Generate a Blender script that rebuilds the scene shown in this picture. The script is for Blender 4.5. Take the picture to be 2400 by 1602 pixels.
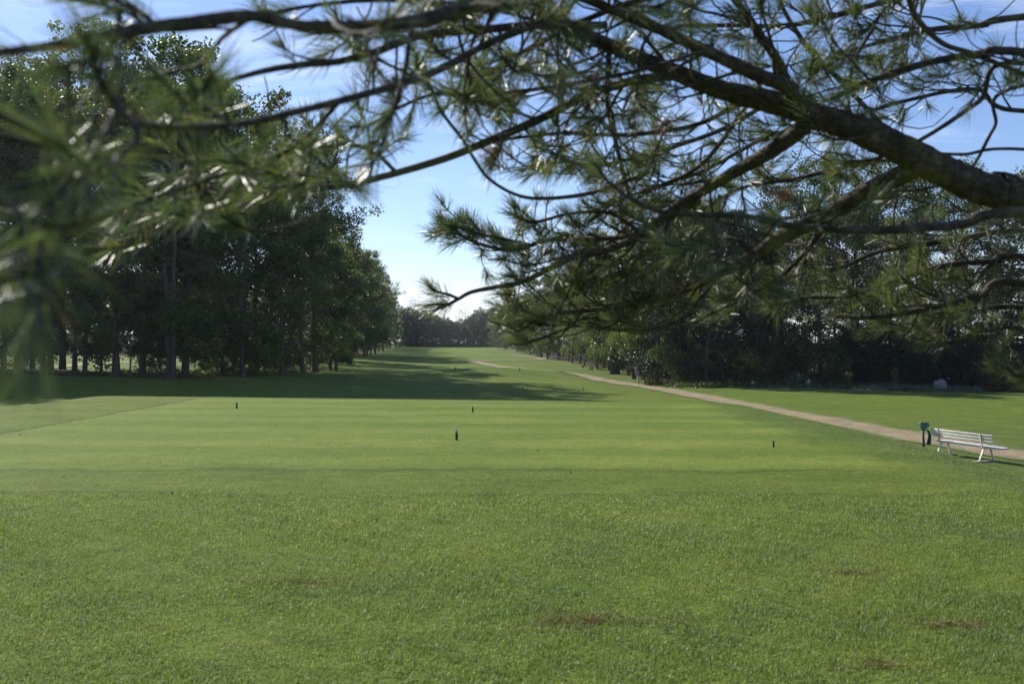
import bpy, math, random
import numpy as np
from mathutils import Vector

for o in list(bpy.data.objects): bpy.data.objects.remove(o)
sc = bpy.context.scene
COL = sc.collection
R = math.radians

# ------------------------------------------------------------ camera
FPX = 2333.0            # focal length in photo pixels (35 mm lens, 2400 px wide)
CX, CY = 1200.0, 801.0
CAMZ = 3.55
cam_d = bpy.data.cameras.new('camera')
cam = bpy.data.objects.new('camera', cam_d); COL.objects.link(cam)
cam.location = (0, 0, CAMZ); cam.rotation_euler = (R(90), 0, 0)
cam_d.sensor_width = 36; cam_d.lens = 35
cam_d.clip_start = 0.05; cam_d.clip_end = 6000
cam_d.dof.use_dof = True; cam_d.dof.focus_distance = 30; cam_d.dof.aperture_fstop = 4.6
sc.camera = cam

# ------------------------------------------------------------ light
SUN_EL, SUN_DIR = R(33.5), (-0.67, 0.74)          # direction towards the sun, seen from above
w = bpy.data.worlds.new('World'); sc.world = w; w.use_nodes = True
wn, wl = w.node_tree.nodes, w.node_tree.links
wn.clear()
wo = wn.new('ShaderNodeOutputWorld'); bg = wn.new('ShaderNodeBackground')
sky = wn.new('ShaderNodeTexSky'); sky.sky_type = 'NISHITA'; sky.sun_disc = False
sky.sun_elevation = SUN_EL
sky.sun_rotation = math.atan2(SUN_DIR[0], SUN_DIR[1])
sky.air_density = 1.0; sky.dust_density = 0.2; sky.ozone_density = 5.0
bg.inputs['Strength'].default_value = 0.088
# thin clouds laid over the sky by direction
tc = wn.new('ShaderNodeTexCoord'); mp = wn.new('ShaderNodeMapping'); mp.inputs['Scale'].default_value = (2.2, 2.2, 13)
mp.inputs['Rotation'].default_value = (0.06, 0.10, 0)
nz = wn.new('ShaderNodeTexNoise'); nz.inputs['Scale'].default_value = 1.7; nz.inputs['Detail'].default_value = 7; nz.inputs['Roughness'].default_value = 0.62
nz.inputs['Distortion'].default_value = 0.6
cr = wn.new('ShaderNodeValToRGB'); cr.color_ramp.elements[0].position = 0.53; cr.color_ramp.elements[0].color = (0, 0, 0, 1)
cr.color_ramp.elements[1].position = 0.80; cr.color_ramp.elements[1].color = (0.6, 0.6, 0.6, 1)
sx = wn.new('ShaderNodeSeparateXYZ'); mr = wn.new('ShaderNodeMapRange')
mr.inputs['From Min'].default_value = 0.0; mr.inputs['From Max'].default_value = 0.09
mr.inputs['To Min'].default_value = 0.35; mr.inputs['To Max'].default_value = 0.0
ad = wn.new('ShaderNodeMath'); ad.operation = 'ADD'; ad.use_clamp = True
mx = wn.new('ShaderNodeMix'); mx.data_type = 'RGBA'
wl.new(tc.outputs['Generated'], mp.inputs['Vector']); wl.new(mp.outputs['Vector'], nz.inputs['Vector'])
wl.new(nz.outputs['Fac'], cr.inputs['Fac']); wl.new(tc.outputs['Generated'], sx.inputs[0])
wl.new(sx.outputs['Z'], mr.inputs['Value']); wl.new(cr.outputs['Color'], ad.inputs[0]); wl.new(mr.outputs['Result'], ad.inputs[1])
wl.new(ad.outputs[0], mx.inputs['Factor']); tn = wn.new('ShaderNodeMix'); tn.data_type = 'RGBA'; tn.blend_type = 'MULTIPLY'; tn.inputs['Factor'].default_value = 1; tn.inputs[7].default_value = (1.02, 0.95, 1.03, 1)
wl.new(sky.outputs['Color'], tn.inputs[6]); wl.new(tn.outputs[2], mx.inputs[6]); mx.inputs[7].default_value = (7.6, 8.2, 9.2, 1)
wl.new(mx.outputs[2], bg.inputs['Color']); wl.new(bg.outputs[0], wo.inputs['Surface'])

sd = bpy.data.lights.new('sun', 'SUN'); sun = bpy.data.objects.new('sun', sd); COL.objects.link(sun)
sd.energy = 4.7; sd.angle = R(0.5); sd.color = (1.0, 0.94, 0.84)
_h = math.hypot(*SUN_DIR)
tosun = Vector((SUN_DIR[0]/_h*math.cos(SUN_EL), SUN_DIR[1]/_h*math.cos(SUN_EL), math.sin(SUN_EL)))
sun.rotation_euler = tosun.to_track_quat('Z', 'Y').to_euler(); sun.location = (-20, 20, 40)

sc.view_settings.view_transform = 'Standard'; sc.view_settings.look = 'None'
sc.view_settings.exposure = 0.76; sc.view_settings.gamma = 1.0
sc.render.engine = 'CYCLES'
sc.cycles.use_denoising = True
sc.cycles.max_bounces = 6; sc.cycles.diffuse_bounces = 3; sc.cycles.glossy_bounces = 2
sc.cycles.transmission_bounces = 4; sc.cycles.transparent_max_bounces = 4
sc.cycles.sample_clamp_indirect = 6.0; sc.cycles.sample_clamp_direct = 3.5
sc.cycles.caustics_reflective = False; sc.cycles.caustics_refractive = False

# ------------------------------------------------------------ small helpers
rng = np.random.default_rng(7)
random.seed(7)

def P(px, py, d):
    """world point seen at photo pixel (px,py) at distance d along the view axis"""
    return np.array([(px-CX)/FPX*d, d, CAMZ-(py-CY)/FPX*d])
def proj(p):
    p = np.asarray(p, float)
    y = np.maximum(p[..., 1], 1e-3)
    return CX+p[..., 0]/y*FPX, CY-(p[..., 2]-CAMZ)/y*FPX

def link(o, parent=None):
    COL.objects.link(o)
    if parent is not None: o.parent = parent
    return o
def tag(o, label=None, cat=None, group=None, kind=None):
    if label: o['label'] = label
    if cat: o['category'] = cat
    if group: o['group'] = group
    if kind: o['kind'] = kind
    return o
def empty(name, loc=(0, 0, 0), rz=0.0, sc_=1.0):
    o = bpy.data.objects.new(name, None); COL.objects.link(o)
    o.location = loc; o.rotation_euler = (0, 0, rz); o.scale = (sc_,)*3
    o.empty_display_size = 0.3
    return o
def mesh_np(name, V, F, mat, parent=None, smooth=True, attr=None):
    """F: int array (n,k) all same k, or list of arrays"""
    me = bpy.data.meshes.new(name)
    V = np.asarray(V, np.float32)
    Fs = F if isinstance(F, list) else [F]
    Fs = [np.asarray(f, np.int32) for f in Fs if len(f)]
    loops = np.concatenate([f.ravel() for f in Fs])
    tot = np.concatenate([np.full(len(f), f.shape[1], np.int32) for f in Fs])
    start = np.concatenate([[0], np.cumsum(tot)[:-1]]).astype(np.int32)
    me.vertices.add(len(V)); me.vertices.foreach_set('co', V.ravel())
    me.loops.add(len(loops)); me.loops.foreach_set('vertex_index', loops)
    me.polygons.add(len(tot)); me.polygons.foreach_set('loop_start', start); me.polygons.foreach_set('loop_total', tot)
    if smooth: me.polygons.foreach_set('use_smooth', np.ones(len(tot), bool))
    me.update(calc_edges=True); me.validate()
    if attr:
        for k, a in attr.items():
            at = me.attributes.new(k, 'FLOAT', 'POINT'); at.data.foreach_set('value', np.asarray(a, np.float32))
    if mat: me.materials.append(mat)
    o = bpy.data.objects.new(name, me)
    return link(o, parent)

class MB:
    """collects tubes, boxes and loose quads into one mesh"""
    def __init__(s): s.v = []; s.q = []; s.t = []; s.n = 0
    def add(s, V, Q=None, T=None):
        V = np.asarray(V, float)
        if Q is not None and len(Q): s.q.append(np.asarray(Q, int)+s.n)
        if T is not None and len(T): s.t.append(np.asarray(T, int)+s.n)
        s.v.append(V); s.n += len(V)
    def tube(s, pts, rad, sides=6, rough=0.0, cap=True):
        pts = np.asarray(pts, float); n = len(pts); rad = np.broadcast_to(np.asarray(rad, float), (n,))
        T = np.gradient(pts, axis=0); T /= np.linalg.norm(T, axis=1)[:, None]+1e-9
        up = np.array([0.13, 0.21, 0.97]);  up = up if abs(T[0] @ up) < 0.9 else np.array([1., 0.1, 0])
        U = np.cross(T, up); U /= np.linalg.norm(U, axis=1)[:, None]+1e-9
        W = np.cross(T, U)
        a = np.linspace(0, 2*math.pi, sides, endpoint=False)
        r = rad[:, None]*np.ones(sides)
        if rough: r = r*(1+rough*rng.standard_normal((n, sides)))
        V = pts[:, None]+U[:, None]*(np.cos(a)*r)[..., None]+W[:, None]*(np.sin(a)*r)[..., None]
        i = np.arange(n-1)[:, None]*sides; j = np.arange(sides); k = (j+1) % sides
        Q = np.stack([i+j, i+k, i+sides+k, i+sides+j], -1).reshape(-1, 4)
        V = V.reshape(-1, 3); Tr = []
        if cap:
            c0 = len(V); V = np.vstack([V, pts[0], pts[-1]]); e = (n-1)*sides
            Tr = [(c0, int(k[q]), q) for q in range(sides)]+[(c0+1, e+q, e+int(k[q])) for q in range(sides)]
        s.add(V, Q, Tr if len(Tr) else None)
    def box(s, c, size, ax=None, bev=0.0):
        c = np.asarray(c, float); h = np.asarray(size, float)/2
        ax = np.eye(3) if ax is None else np.asarray(ax, float)
        sg = np.array([[x, y, z] for x in (-1, 1) for y in (-1, 1) for z in (-1, 1)], float)
        V = c+(sg*h) @ ax
        Q = [(0, 1, 3, 2), (4, 6, 7, 5), (0, 4, 5, 1), (2, 3, 7, 6), (0, 2, 6, 4), (1, 5, 7, 3)]
        s.add(V, Q)
    def build(s, name, mat, parent=None, smooth=True, bevel=0.0):
        V = np.vstack(s.v); F = []
        if s.q: F.append(np.vstack(s.q))
        if s.t: F.append(np.vstack(s.t))
        o = mesh_np(name, V, F, mat, parent, smooth)
        if bevel:
            m = o.modifiers.new('bevel', 'BEVEL'); m.width = bevel; m.segments = 2
        return o

def catmull(pts, n_per=6):
    p = np.asarray(pts, float)
    p = np.vstack([2*p[0]-p[1], p, 2*p[-1]-p[-2]])
    out = []
    for i in range(1, len(p)-2):
        for t in np.linspace(0, 1, n_per, endpoint=False):
            a, b, c, d = p[i-1], p[i], p[i+1], p[i+2]
            out.append(0.5*((2*b)+(c-a)*t+(2*a-5*b+4*c-d)*t*t+(3*b-a-3*c+d)*t**3))
    out.append(p[-2])
    return np.array(out)
def nrm(v):
    v = np.asarray(v, float); return v/(np.linalg.norm(v, axis=-1, keepdims=True)+1e-9)

# ------------------------------------------------------------ materials
def nodes(name):
    m = bpy.data.materials.new(name); m.use_nodes = True
    nt = m.node_tree; nt.nodes.clear()
    out = nt.nodes.new('ShaderNodeOutputMaterial')
    return m, nt, nt.nodes, nt.links, out
def ramp(ns, els, interp='LINEAR'):
    r = ns.new('ShaderNodeValToRGB'); r.color_ramp.interpolation = interp
    e = r.color_ramp.elements
    while len(e) < len(els): e.new(0.5)
    for k, (p, c) in enumerate(els): e[k].position = p; e[k].color = (*c, 1)
    return r
def noise(ns, ls, scale, detail=4, rough=0.55, vec=None, mapping=None, dist=0):
    n = ns.new('ShaderNodeTexNoise'); n.inputs['Scale'].default_value = scale
    n.inputs['Detail'].default_value = detail; n.inputs['Roughness'].default_value = rough; n.inputs['Distortion'].default_value = dist
    g = ns.new('ShaderNodeNewGeometry') if vec is None else None
    src = g.outputs['Position'] if vec is None else vec
    if mapping:
        m = ns.new('ShaderNodeMapping'); m.inputs['Scale'].default_value = mapping; ls.new(src, m.inputs['Vector']); src = m.outputs[0]
    ls.new(src, n.inputs['Vector'])
    return n
def mixc(ns, ls, fac, a, b, mode='MIX'):
    m = ns.new('ShaderNodeMix'); m.data_type = 'RGBA'; m.blend_type = mode
    if hasattr(fac, 'node'): ls.new(fac, m.inputs['Factor'])
    else: m.inputs['Factor'].default_value = fac
    for v, i in ((a, 6), (b, 7)):
        if hasattr(v, 'node'): ls.new(v, m.inputs[i])
        else: m.inputs[i].default_value = (*v, 1)
    return m.outputs[2]

def leaf_mat(name, cols, trans=0.45, spec=0.35, rough=0.45, tcol=None):
    m, nt, ns, ls, out = nodes(name)
    g = ns.new('ShaderNodeNewGeometry'); oi = ns.new('ShaderNodeObjectInfo')
    r = ramp(ns, cols); ls.new(g.outputs['Random Per Island'], r.inputs['Fac'])
    hv = ns.new('ShaderNodeHueSaturation')
    mr_ = ns.new('ShaderNodeMapRange'); mr_.inputs['To Min'].default_value = 0.75; mr_.inputs['To Max'].default_value = 1.3
    ls.new(oi.outputs['Random'], mr_.inputs['Value']); ls.new(mr_.outputs[0], hv.inputs['Value'])
    mh = ns.new('ShaderNodeMapRange'); mh.inputs['To Min'].default_value = 0.475; mh.inputs['To Max'].default_value = 0.515
    mm = ns.new('ShaderNodeMath'); mm.operation = 'FRACT'; ml = ns.new('ShaderNodeMath'); ml.operation = 'MULTIPLY'; ml.inputs[1].default_value = 7.31
    ls.new(oi.outputs['Random'], ml.inputs[0]); ls.new(ml.outputs[0], mm.inputs[0]); ls.new(mm.outputs[0], mh.inputs['Value']); ls.new(mh.outputs[0], hv.inputs['Hue'])
    ls.new(r.outputs[0], hv.inputs['Color'])
    d = ns.new('ShaderNodeBsdfPrincipled'); d.inputs['Roughness'].default_value = rough; d.inputs['Specular IOR Level'].default_value = spec
    ls.new(hv.outputs[0], d.inputs['Base Color'])
    t = ns.new('ShaderNodeBsdfTranslucent')
    tcx = mixc(ns, ls, 1.0, hv.outputs[0], tcol or (1.5, 1.7, 0.7), 'MULTIPLY'); ls.new(tcx, t.inputs['Color'])
    x = ns.new('ShaderNodeMixShader'); x.inputs[0].default_value = trans
    ls.new(d.outputs[0], x.inputs[1]); ls.new(t.outputs[0], x.inputs[2]); ls.new(x.outputs[0], out.inputs[0])
    return m

def simple_mat(name, c1, c2, scale=8, rough=0.8, bump=0.3, mapping=None, spec=0.3, dist_=0.02, detail=6, metal=0, coords=None):
    m, nt, ns, ls, out = nodes(name)
    tcn = ns.new('ShaderNodeTexCoord')
    n = noise(ns, ls, scale, detail, 0.6, vec=tcn.outputs['Object'], mapping=mapping)
    r = ramp(ns, [(0.3, c1), (0.7, c2)]); ls.new(n.outputs['Fac'], r.inputs['Fac'])
    b = ns.new('ShaderNodeBsdfPrincipled'); b.inputs['Roughness'].default_value = rough; b.inputs['Specular IOR Level'].default_value = spec
    b.inputs['Metallic'].default_value = metal
    ls.new(r.outputs[0], b.inputs['Base Color'])
    bp = ns.new('ShaderNodeBump'); bp.inputs['Strength'].default_value = bump; bp.inputs['Distance'].default_value = dist_
    ls.new(n.outputs['Fac'], bp.inputs['Height']); ls.new(bp.outputs[0], b.inputs['Normal']); ls.new(b.outputs[0], out.inputs[0])
    return m

M = {}
M['leaf'] = leaf_mat('broadleaf', [(0.0, (0.028, 0.047, 0.014)), (0.6, (0.048, 0.074, 0.020)), (0.93, (0.08, 0.102, 0.028)), (1.0, (0.13, 0.10, 0.03))], 0.38, spec=0.3)
M['leaf_light'] = leaf_mat('broadleaf_light', [(0.0, (0.055, 0.085, 0.022)), (0.6, (0.085, 0.12, 0.034)), (1.0, (0.12, 0.12, 0.035))], 0.45)
M['leaf_dark'] = leaf_mat('evergreen_dark', [(0.0, (0.012, 0.026, 0.012)), (1.0, (0.024, 0.042, 0.018))], 0.15, spec=0.25)
M['spruce'] = leaf_mat('spruce', [(0.0, (0.016, 0.034, 0.020)), (1.0, (0.030, 0.054, 0.030))], 0.12, spec=0.3)
M['far_leaf'] = leaf_mat('far_foliage', [(0.0, (0.03, 0.05, 0.022)), (1.0, (0.055, 0.08, 0.035))], 0.3)
M['silver'] = leaf_mat('silver_leaf', [(0.0, (0.06, 0.085, 0.065)), (1.0, (0.15, 0.18, 0.155))], 0.2)
M['rust'] = leaf_mat('rusty_leaf', [(0.0, (0.09, 0.045, 0.022)), (1.0, (0.17, 0.09, 0.045))], 0.3)
M['dry'] = leaf_mat('dry_leaf', [(0.0, (0.05, 0.03, 0.015)), (0.7, (0.11, 0.07, 0.035)), (1.0, (0.20, 0.15, 0.08))], 0.15, spec=0.03, rough=0.9)
M['thatch'] = leaf_mat('thatch', [(0.0, (0.12, 0.085, 0.04)), (0.6, (0.24, 0.17, 0.09)), (1.0, (0.38, 0.30, 0.18))], 0.15, spec=0.05, rough=0.8)
M['bark'] = simple_mat('bark', (0.055, 0.045, 0.035), (0.14, 0.125, 0.105), 5, 0.9, 0.8, mapping=(4, 4, 0.7), dist_=0.04)
M['bare'] = simple_mat('bare_bark', (0.12, 0.10, 0.085), (0.2, 0.175, 0.15), 4, 0.9, 0.3)
M['wood_grey'] = simple_mat('weathered_wood', (0.22, 0.20, 0.16), (0.36, 0.33, 0.27), 12, 0.85, 0.3, mapping=(1, 1, 0.1))
M['stump'] = simple_mat('stub_bark', (0.02, 0.016, 0.013), (0.06, 0.048, 0.038), 60, 0.9, 0.8, dist_=0.006)
M['cut'] = simple_mat('cut_wood', (0.30, 0.33, 0.38), (0.46, 0.48, 0.52), 40, 0.7, 0.2, dist_=0.002)
M['stone'] = simple_mat('boulder_stone', (0.115, 0.115, 0.12), (0.24, 0.235, 0.24), 3.5, 0.85, 0.5, dist_=0.03)
M['pale_stone'] = simple_mat('pale_stone', (0.25, 0.24, 0.22), (0.45, 0.43, 0.40), 6, 0.85, 0.5, dist_=0.02)
M['green_paint'] = simple_mat('green_enamel', (0.035, 0.11, 0.075), (0.05, 0.15, 0.10), 20, 0.4, 0.05, spec=0.5, dist_=0.001)
M['black_post'] = simple_mat('dark_post', (0.012, 0.011, 0.016), (0.03, 0.026, 0.03), 30, 0.5, 0.05, spec=0.5, dist_=0.001)
M['towel'] = simple_mat('green_towel', (0.012, 0.05, 0.045), (0.02, 0.075, 0.065), 60, 0.95, 0.5, dist_=0.004)
M['bench'] = simple_mat('white_bench_slat', (0.42, 0.39, 0.35), (0.72, 0.70, 0.66), 7, 0.5, 0.08, mapping=(1, 1, 6), dist_=0.002)
M['steel'] = simple_mat('bench_metal', (0.38, 0.36, 0.34), (0.52, 0.50, 0.48), 14, 0.45, 0.05, metal=0.2, dist_=0.002)
M['dark_gap'] = simple_mat('dark_bolt', (0.02, 0.02, 0.02), (0.05, 0.05, 0.05), 14, 0.6, 0.05)
M['concrete'] = simple_mat('concrete', (0.12, 0.11, 0.10), (0.2, 0.185, 0.17), 14, 0.9, 0.3, dist_=0.005)

def pine_bark():
    m, nt, ns, ls, out = nodes('pine_bark')
    tcn = ns.new('ShaderNodeTexCoord'); v = tcn.outputs['Object']
    n1 = noise(ns, ls, 22, 7, 0.65, vec=v); n2 = noise(ns, ls, 4.5, 3, 0.5, vec=v)
    vo = ns.new('ShaderNodeTexVoronoi'); vo.feature = 'DISTANCE_TO_EDGE'; vo.inputs['Scale'].default_value = 34
    mpn = ns.new('ShaderNodeMapping'); mpn.inputs['Scale'].default_value = (0.6, 1, 1.4); ls.new(v, mpn.inputs[0]); vadd = ns.new('ShaderNodeVectorMath'); vadd.operation = 'MULTIPLY_ADD'; vadd.inputs[1].default_value = (.05, .05, .05); nd_ = noise(ns, ls, 14, 4, .6, vec=v)
    ls.new(nd_.outputs['Color'], vadd.inputs[0]); ls.new(mpn.outputs[0], vadd.inputs[2]); ls.new(vadd.outputs[0], vo.inputs['Vector'])
    r = ramp(ns, [(0.3, (0.026, 0.021, 0.016)), (0.55, (0.078, 0.064, 0.047)), (0.76, (0.19, 0.16, 0.12))]); ls.new(n1.outputs['Fac'], r.inputs['Fac'])
    rl = ramp(ns, [(0.56, (0, 0, 0)), (0.68, (1, 1, 1))]); ls.new(n2.outputs['Fac'], rl.inputs['Fac'])
    c = mixc(ns, ls, rl.outputs[0], r.outputs[0], (0.13, 0.125, 0.05))       # lichen
    rv = ramp(ns, [(0.0, (0.6, 0.6, 0.6)), (0.10, (1, 1, 1))]); ls.new(vo.outputs['Distance'], rv.inputs['Fac'])
    c = mixc(ns, ls, 1.0, c, rv.outputs[0], 'MULTIPLY')
    b = ns.new('ShaderNodeBsdfPrincipled'); b.inputs['Roughness'].default_value = 0.85; b.inputs['Specular IOR Level'].default_value = 0.25
    ls.new(c, b.inputs['Base Color'])
    bp = ns.new('ShaderNodeBump'); bp.inputs['Strength'].default_value = 0.9; bp.inputs['Distance'].default_value = 0.012
    ls.new(n1.outputs['Fac'], bp.inputs['Height'])
    bp2 = ns.new('ShaderNodeBump'); bp2.inputs['Strength'].default_value = 0.7; bp2.inputs['Distance'].default_value = 0.008
    ls.new(rv.outputs[0], bp2.inputs['Height']); ls.new(bp.outputs[0], bp2.inputs['Normal'])
    ls.new(bp2.outputs[0], b.inputs['Normal']); ls.new(b.outputs[0], out.inputs[0])
    return m
M['pine_bark'] = pine_bark()
def needle_mat():
    m, nt, ns, ls, out = nodes('pine_needles')
    g = ns.new('ShaderNodeNewGeometry')
    r = ramp(ns, [(0.0, (0.055, 0.080, 0.042)), (0.55, (0.112, 0.138, 0.062)), (0.93, (0.175, 0.19, 0.09)), (0.97, (0.20, 0.13, 0.05)), (1.0, (0.24, 0.12, 0.05))])
    ls.new(g.outputs['Random Per Island'], r.inputs['Fac'])
    n = noise(ns, ls, 1.6, 2); rr = ramp(ns, [(0.35, (0.75, 0.8, 0.85)), (0.65, (1.25, 1.2, 1.0))]); ls.new(n.outputs['Fac'], rr.inputs['Fac'])
    c = mixc(ns, ls, 1.0, r.outputs[0], rr.outputs[0], 'MULTIPLY')
    d = ns.new('ShaderNodeBsdfPrincipled'); d.inputs['Roughness'].default_value = 0.40; d.inputs['Specular IOR Level'].default_value = 0.65
    ls.new(c, d.inputs['Base Color'])
    t = ns.new('ShaderNodeBsdfTranslucent'); ls.new(mixc(ns, ls, 1.0, c, (1.3, 1.5, 0.8), 'MULTIPLY'), t.inputs['Color'])
    x = ns.new('ShaderNodeMixShader'); x.inputs[0].default_value = 0.3
    ls.new(d.outputs[0], x.inputs[1]); ls.new(t.outputs[0], x.inputs[2]); ls.new(x.outputs[0], out.inputs[0])
    return m
M['needle'] = needle_mat()
M['dead_needle'] = leaf_mat('dead_needle', [(0.0, (0.10, 0.055, 0.035)), (1.0, (0.19, 0.115, 0.07))], 0.12)
M['cone'] = simple_mat('pine_cone', (0.05, 0.025, 0.012), (0.13, 0.07, 0.035), 40, 0.8, 0.5, dist_=0.003)

def grass_ground(name, tee=False):
    m, nt, ns, ls, out = nodes(name)
    g = ns.new('ShaderNodeNewGeometry'); pos = g.outputs['Position']
    big = noise(ns, ls, 0.09, 4, 0.55); mid = noise(ns, ls, 0.9, 5, 0.6, mapping=(0.6, 1.0, 1)); fine = noise(ns, ls, 14, 5, 0.7); vf = noise(ns, ls, 60, 3, 0.7)
    if tee:
        a, b_ = (0.062, 0.125, 0.024), (0.100, 0.162, 0.036)
    else:
        a, b_ = (0.098, 0.148, 0.022), (0.150, 0.198, 0.034)
    r1 = ramp(ns, [(0.35, a), (0.68, b_)]); ls.new(mid.outputs['Fac'], r1.inputs['Fac'])
    r2 = ramp(ns, [(0.3, (0.82, 0.9, 0.9)), (0.7, (1.15, 1.06, 1.05))]); ls.new(big.outputs['Fac'], r2.inputs['Fac'])
    c = mixc(ns, ls, 1.0, r1.outputs[0], r2.outputs[0], 'MULTIPLY')
    r3 = ramp(ns, [(0.25, (0.40, 0.46, 0.4)), (0.5, (1, 1, 1)), (0.8, (1.55, 1.45, 1.5))]); ls.new(fine.outputs['Fac'], r3.inputs['Fac'])
    c = mixc(ns, ls, 0.55 if tee else 0.9, c, r3.outputs[0], 'MULTIPLY')
    cl = noise(ns, ls, 3.3, 6, 0.75); r5 = ramp(ns, [(0.3, (0.60, 0.68, 0.62)), (0.52, (1, 1, 1)), (0.75, (1.35, 1.25, 1.3))]); ls.new(cl.outputs['Fac'], r5.inputs['Fac'])
    c = mixc(ns, ls, 0.75, c, r5.outputs[0], 'MULTIPLY')
    r4 = ramp(ns, [(0.25, (0.45, 0.5, 0.45)), (0.75, (1.55, 1.5, 1.55))]); ls.new(vf.outputs['Fac'], r4.inputs['Fac'])
    c = mixc(ns, ls, 0.8, c, r4.outputs[0], 'MULTIPLY')
    def mth(op, a, b=None, clamp=False):
        n_ = ns.new('ShaderNodeMath'); n_.operation = op; n_.use_clamp = clamp
        for q, v in enumerate((a, b)):
            if v is None: continue
            if hasattr(v, 'node'): ls.new(v, n_.inputs[q])
            else: n_.inputs[q].default_value = v
        return n_.outputs[0]
    def stepv(v, e0, e1):
        n_ = ns.new('ShaderNodeMapRange'); n_.interpolation_type = 'SMOOTHSTEP'; n_.inputs['From Min'].default_value = e0; n_.inputs['From Max'].default_value = e1
        ls.new(v, n_.inputs['Value']); return n_.outputs[0]
    # close-mown tee with its mowing bands: turf cut shorter and paler than the lawn around it
    sp = ns.new('ShaderNodeSeparateXYZ'); ls.new(pos, sp.inputs[0]); X, Y = sp.outputs['X'], sp.outputs['Y']
    wob = noise(ns, ls, 0.55, 4); wf = mth('SUBTRACT', wob.outputs['Fac'], 0.5); w2 = noise(ns, ls, 3.0, 5, 0.7); w2f = mth('SUBTRACT', w2.outputs['Fac'], 0.5)
    xl = mth('ADD', X, mth('MULTIPLY', w2f, 0.35)); xr = mth('ADD', X, mth('ADD', mth('MULTIPLY', wf, 2.5), mth('MULTIPLY', w2f, 1.2)))
    yn = mth('ADD', Y, mth('ADD', mth('MULTIPLY', wf, 0.8), mth('MULTIPLY', w2f, 0.7))); yf = mth('ADD', Y, mth('MULTIPLY', mth('ADD', X, 9.0), 0.18))
    mL = stepv(xl, -9.46, -9.38); mR = stepv(xr, 5.6, 4.7); mN = stepv(yn, 13.2, 13.5); mF = stepv(yf, 30.3, 30.0)
    msk = mth('MULTIPLY', mth('MULTIPLY', mL, mR), mth('MULTIPLY', mN, mF))
    wa = mth('ADD', mth('MULTIPLY', wob.outputs['Fac'], 1.6), mth('ADD', Y, mth('MULTIPLY', X, 0.03)))
    band = stepv(mth('SINE', mth('MULTIPLY', wa, 2.6)), -0.7, 0.7); band2 = stepv(mth('SINE', mth('MULTIPLY', wa, 1.13)), -0.8, 0.8)
    tc_ = mixc(ns, ls, 1.0, c, (1.42, 1.32, 1.35), 'MULTIPLY')
    tc_ = mixc(ns, ls, 1.0, tc_, mixc(ns, ls, band, (0.79, 0.88, 0.77), (1.15, 1.09, 1.18)), 'MULTIPLY')
    tc_ = mixc(ns, ls, 1.0, tc_, mixc(ns, ls, band2, (0.94, 0.97, 0.92), (1.05, 1.02, 1.08)), 'MULTIPLY')
    tc_ = mixc(ns, ls, 0.35, tc_, (0.150, 0.215, 0.042))
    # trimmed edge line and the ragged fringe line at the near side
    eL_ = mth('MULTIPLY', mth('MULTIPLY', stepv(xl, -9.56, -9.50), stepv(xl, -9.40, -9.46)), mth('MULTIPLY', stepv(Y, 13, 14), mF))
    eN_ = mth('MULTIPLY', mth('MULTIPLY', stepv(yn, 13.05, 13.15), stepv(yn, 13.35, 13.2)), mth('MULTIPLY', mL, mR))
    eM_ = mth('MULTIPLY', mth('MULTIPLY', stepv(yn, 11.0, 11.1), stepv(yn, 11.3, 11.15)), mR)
    if True:
        # worn patches and the dry litter under the trees
        pn = noise(ns, ls, 2.3, 6, 0.7, mapping=(0.8, 1, 1)); pr = ramp(ns, [(0.66, (0, 0, 0)), (0.74, (1, 1, 1))]); ls.new(pn.outputs['Fac'], pr.inputs['Fac'])
        ms = ns.new('ShaderNodeMath'); ms.operation = 'MULTIPLY'; ms.inputs[1].default_value = 0.8; ls.new(pr.outputs[0], ms.inputs[0])
        c = mixc(ns, ls, ms.outputs[0], c, (0.10, 0.085, 0.045))
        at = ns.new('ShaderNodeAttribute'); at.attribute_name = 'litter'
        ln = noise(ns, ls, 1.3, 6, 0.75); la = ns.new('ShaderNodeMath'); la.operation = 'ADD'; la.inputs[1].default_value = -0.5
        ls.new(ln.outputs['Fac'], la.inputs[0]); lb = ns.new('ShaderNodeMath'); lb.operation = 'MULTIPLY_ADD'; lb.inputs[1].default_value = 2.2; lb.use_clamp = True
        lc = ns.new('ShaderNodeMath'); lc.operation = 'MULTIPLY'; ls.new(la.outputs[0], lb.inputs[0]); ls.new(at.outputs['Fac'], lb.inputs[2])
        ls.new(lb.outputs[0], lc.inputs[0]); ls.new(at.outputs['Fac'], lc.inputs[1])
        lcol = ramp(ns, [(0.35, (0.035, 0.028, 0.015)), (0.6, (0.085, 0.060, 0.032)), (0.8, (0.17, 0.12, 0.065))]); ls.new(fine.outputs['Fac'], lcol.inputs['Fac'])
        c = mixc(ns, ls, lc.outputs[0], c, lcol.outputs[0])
        at2 = ns.new('ShaderNodeAttribute'); at2.attribute_name = 'rough_grass'
        c = mixc(ns, ls, at2.outputs['Fac'], c, mixc(ns, ls, 1.0, c, (0.85, 0.84, 1.5), 'MULTIPLY'))
    c = mixc(ns, ls, msk, c, tc_)
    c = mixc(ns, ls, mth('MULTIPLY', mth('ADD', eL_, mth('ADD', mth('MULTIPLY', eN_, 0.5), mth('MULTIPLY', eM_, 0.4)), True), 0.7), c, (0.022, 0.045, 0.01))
    b = ns.new('ShaderNodeBsdfPrincipled'); b.inputs['Roughness'].default_value = 0.85; b.inputs['Specular IOR Level'].default_value = 0.06
    b.inputs['Sheen Weight'].default_value = 0.0; b.inputs['Sheen Roughness'].default_value = 0.6; b.inputs['Sheen Tint'].default_value = (0.6, 0.85, 0.35, 1)
    ls.new(c, b.inputs['Base Color'])
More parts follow.
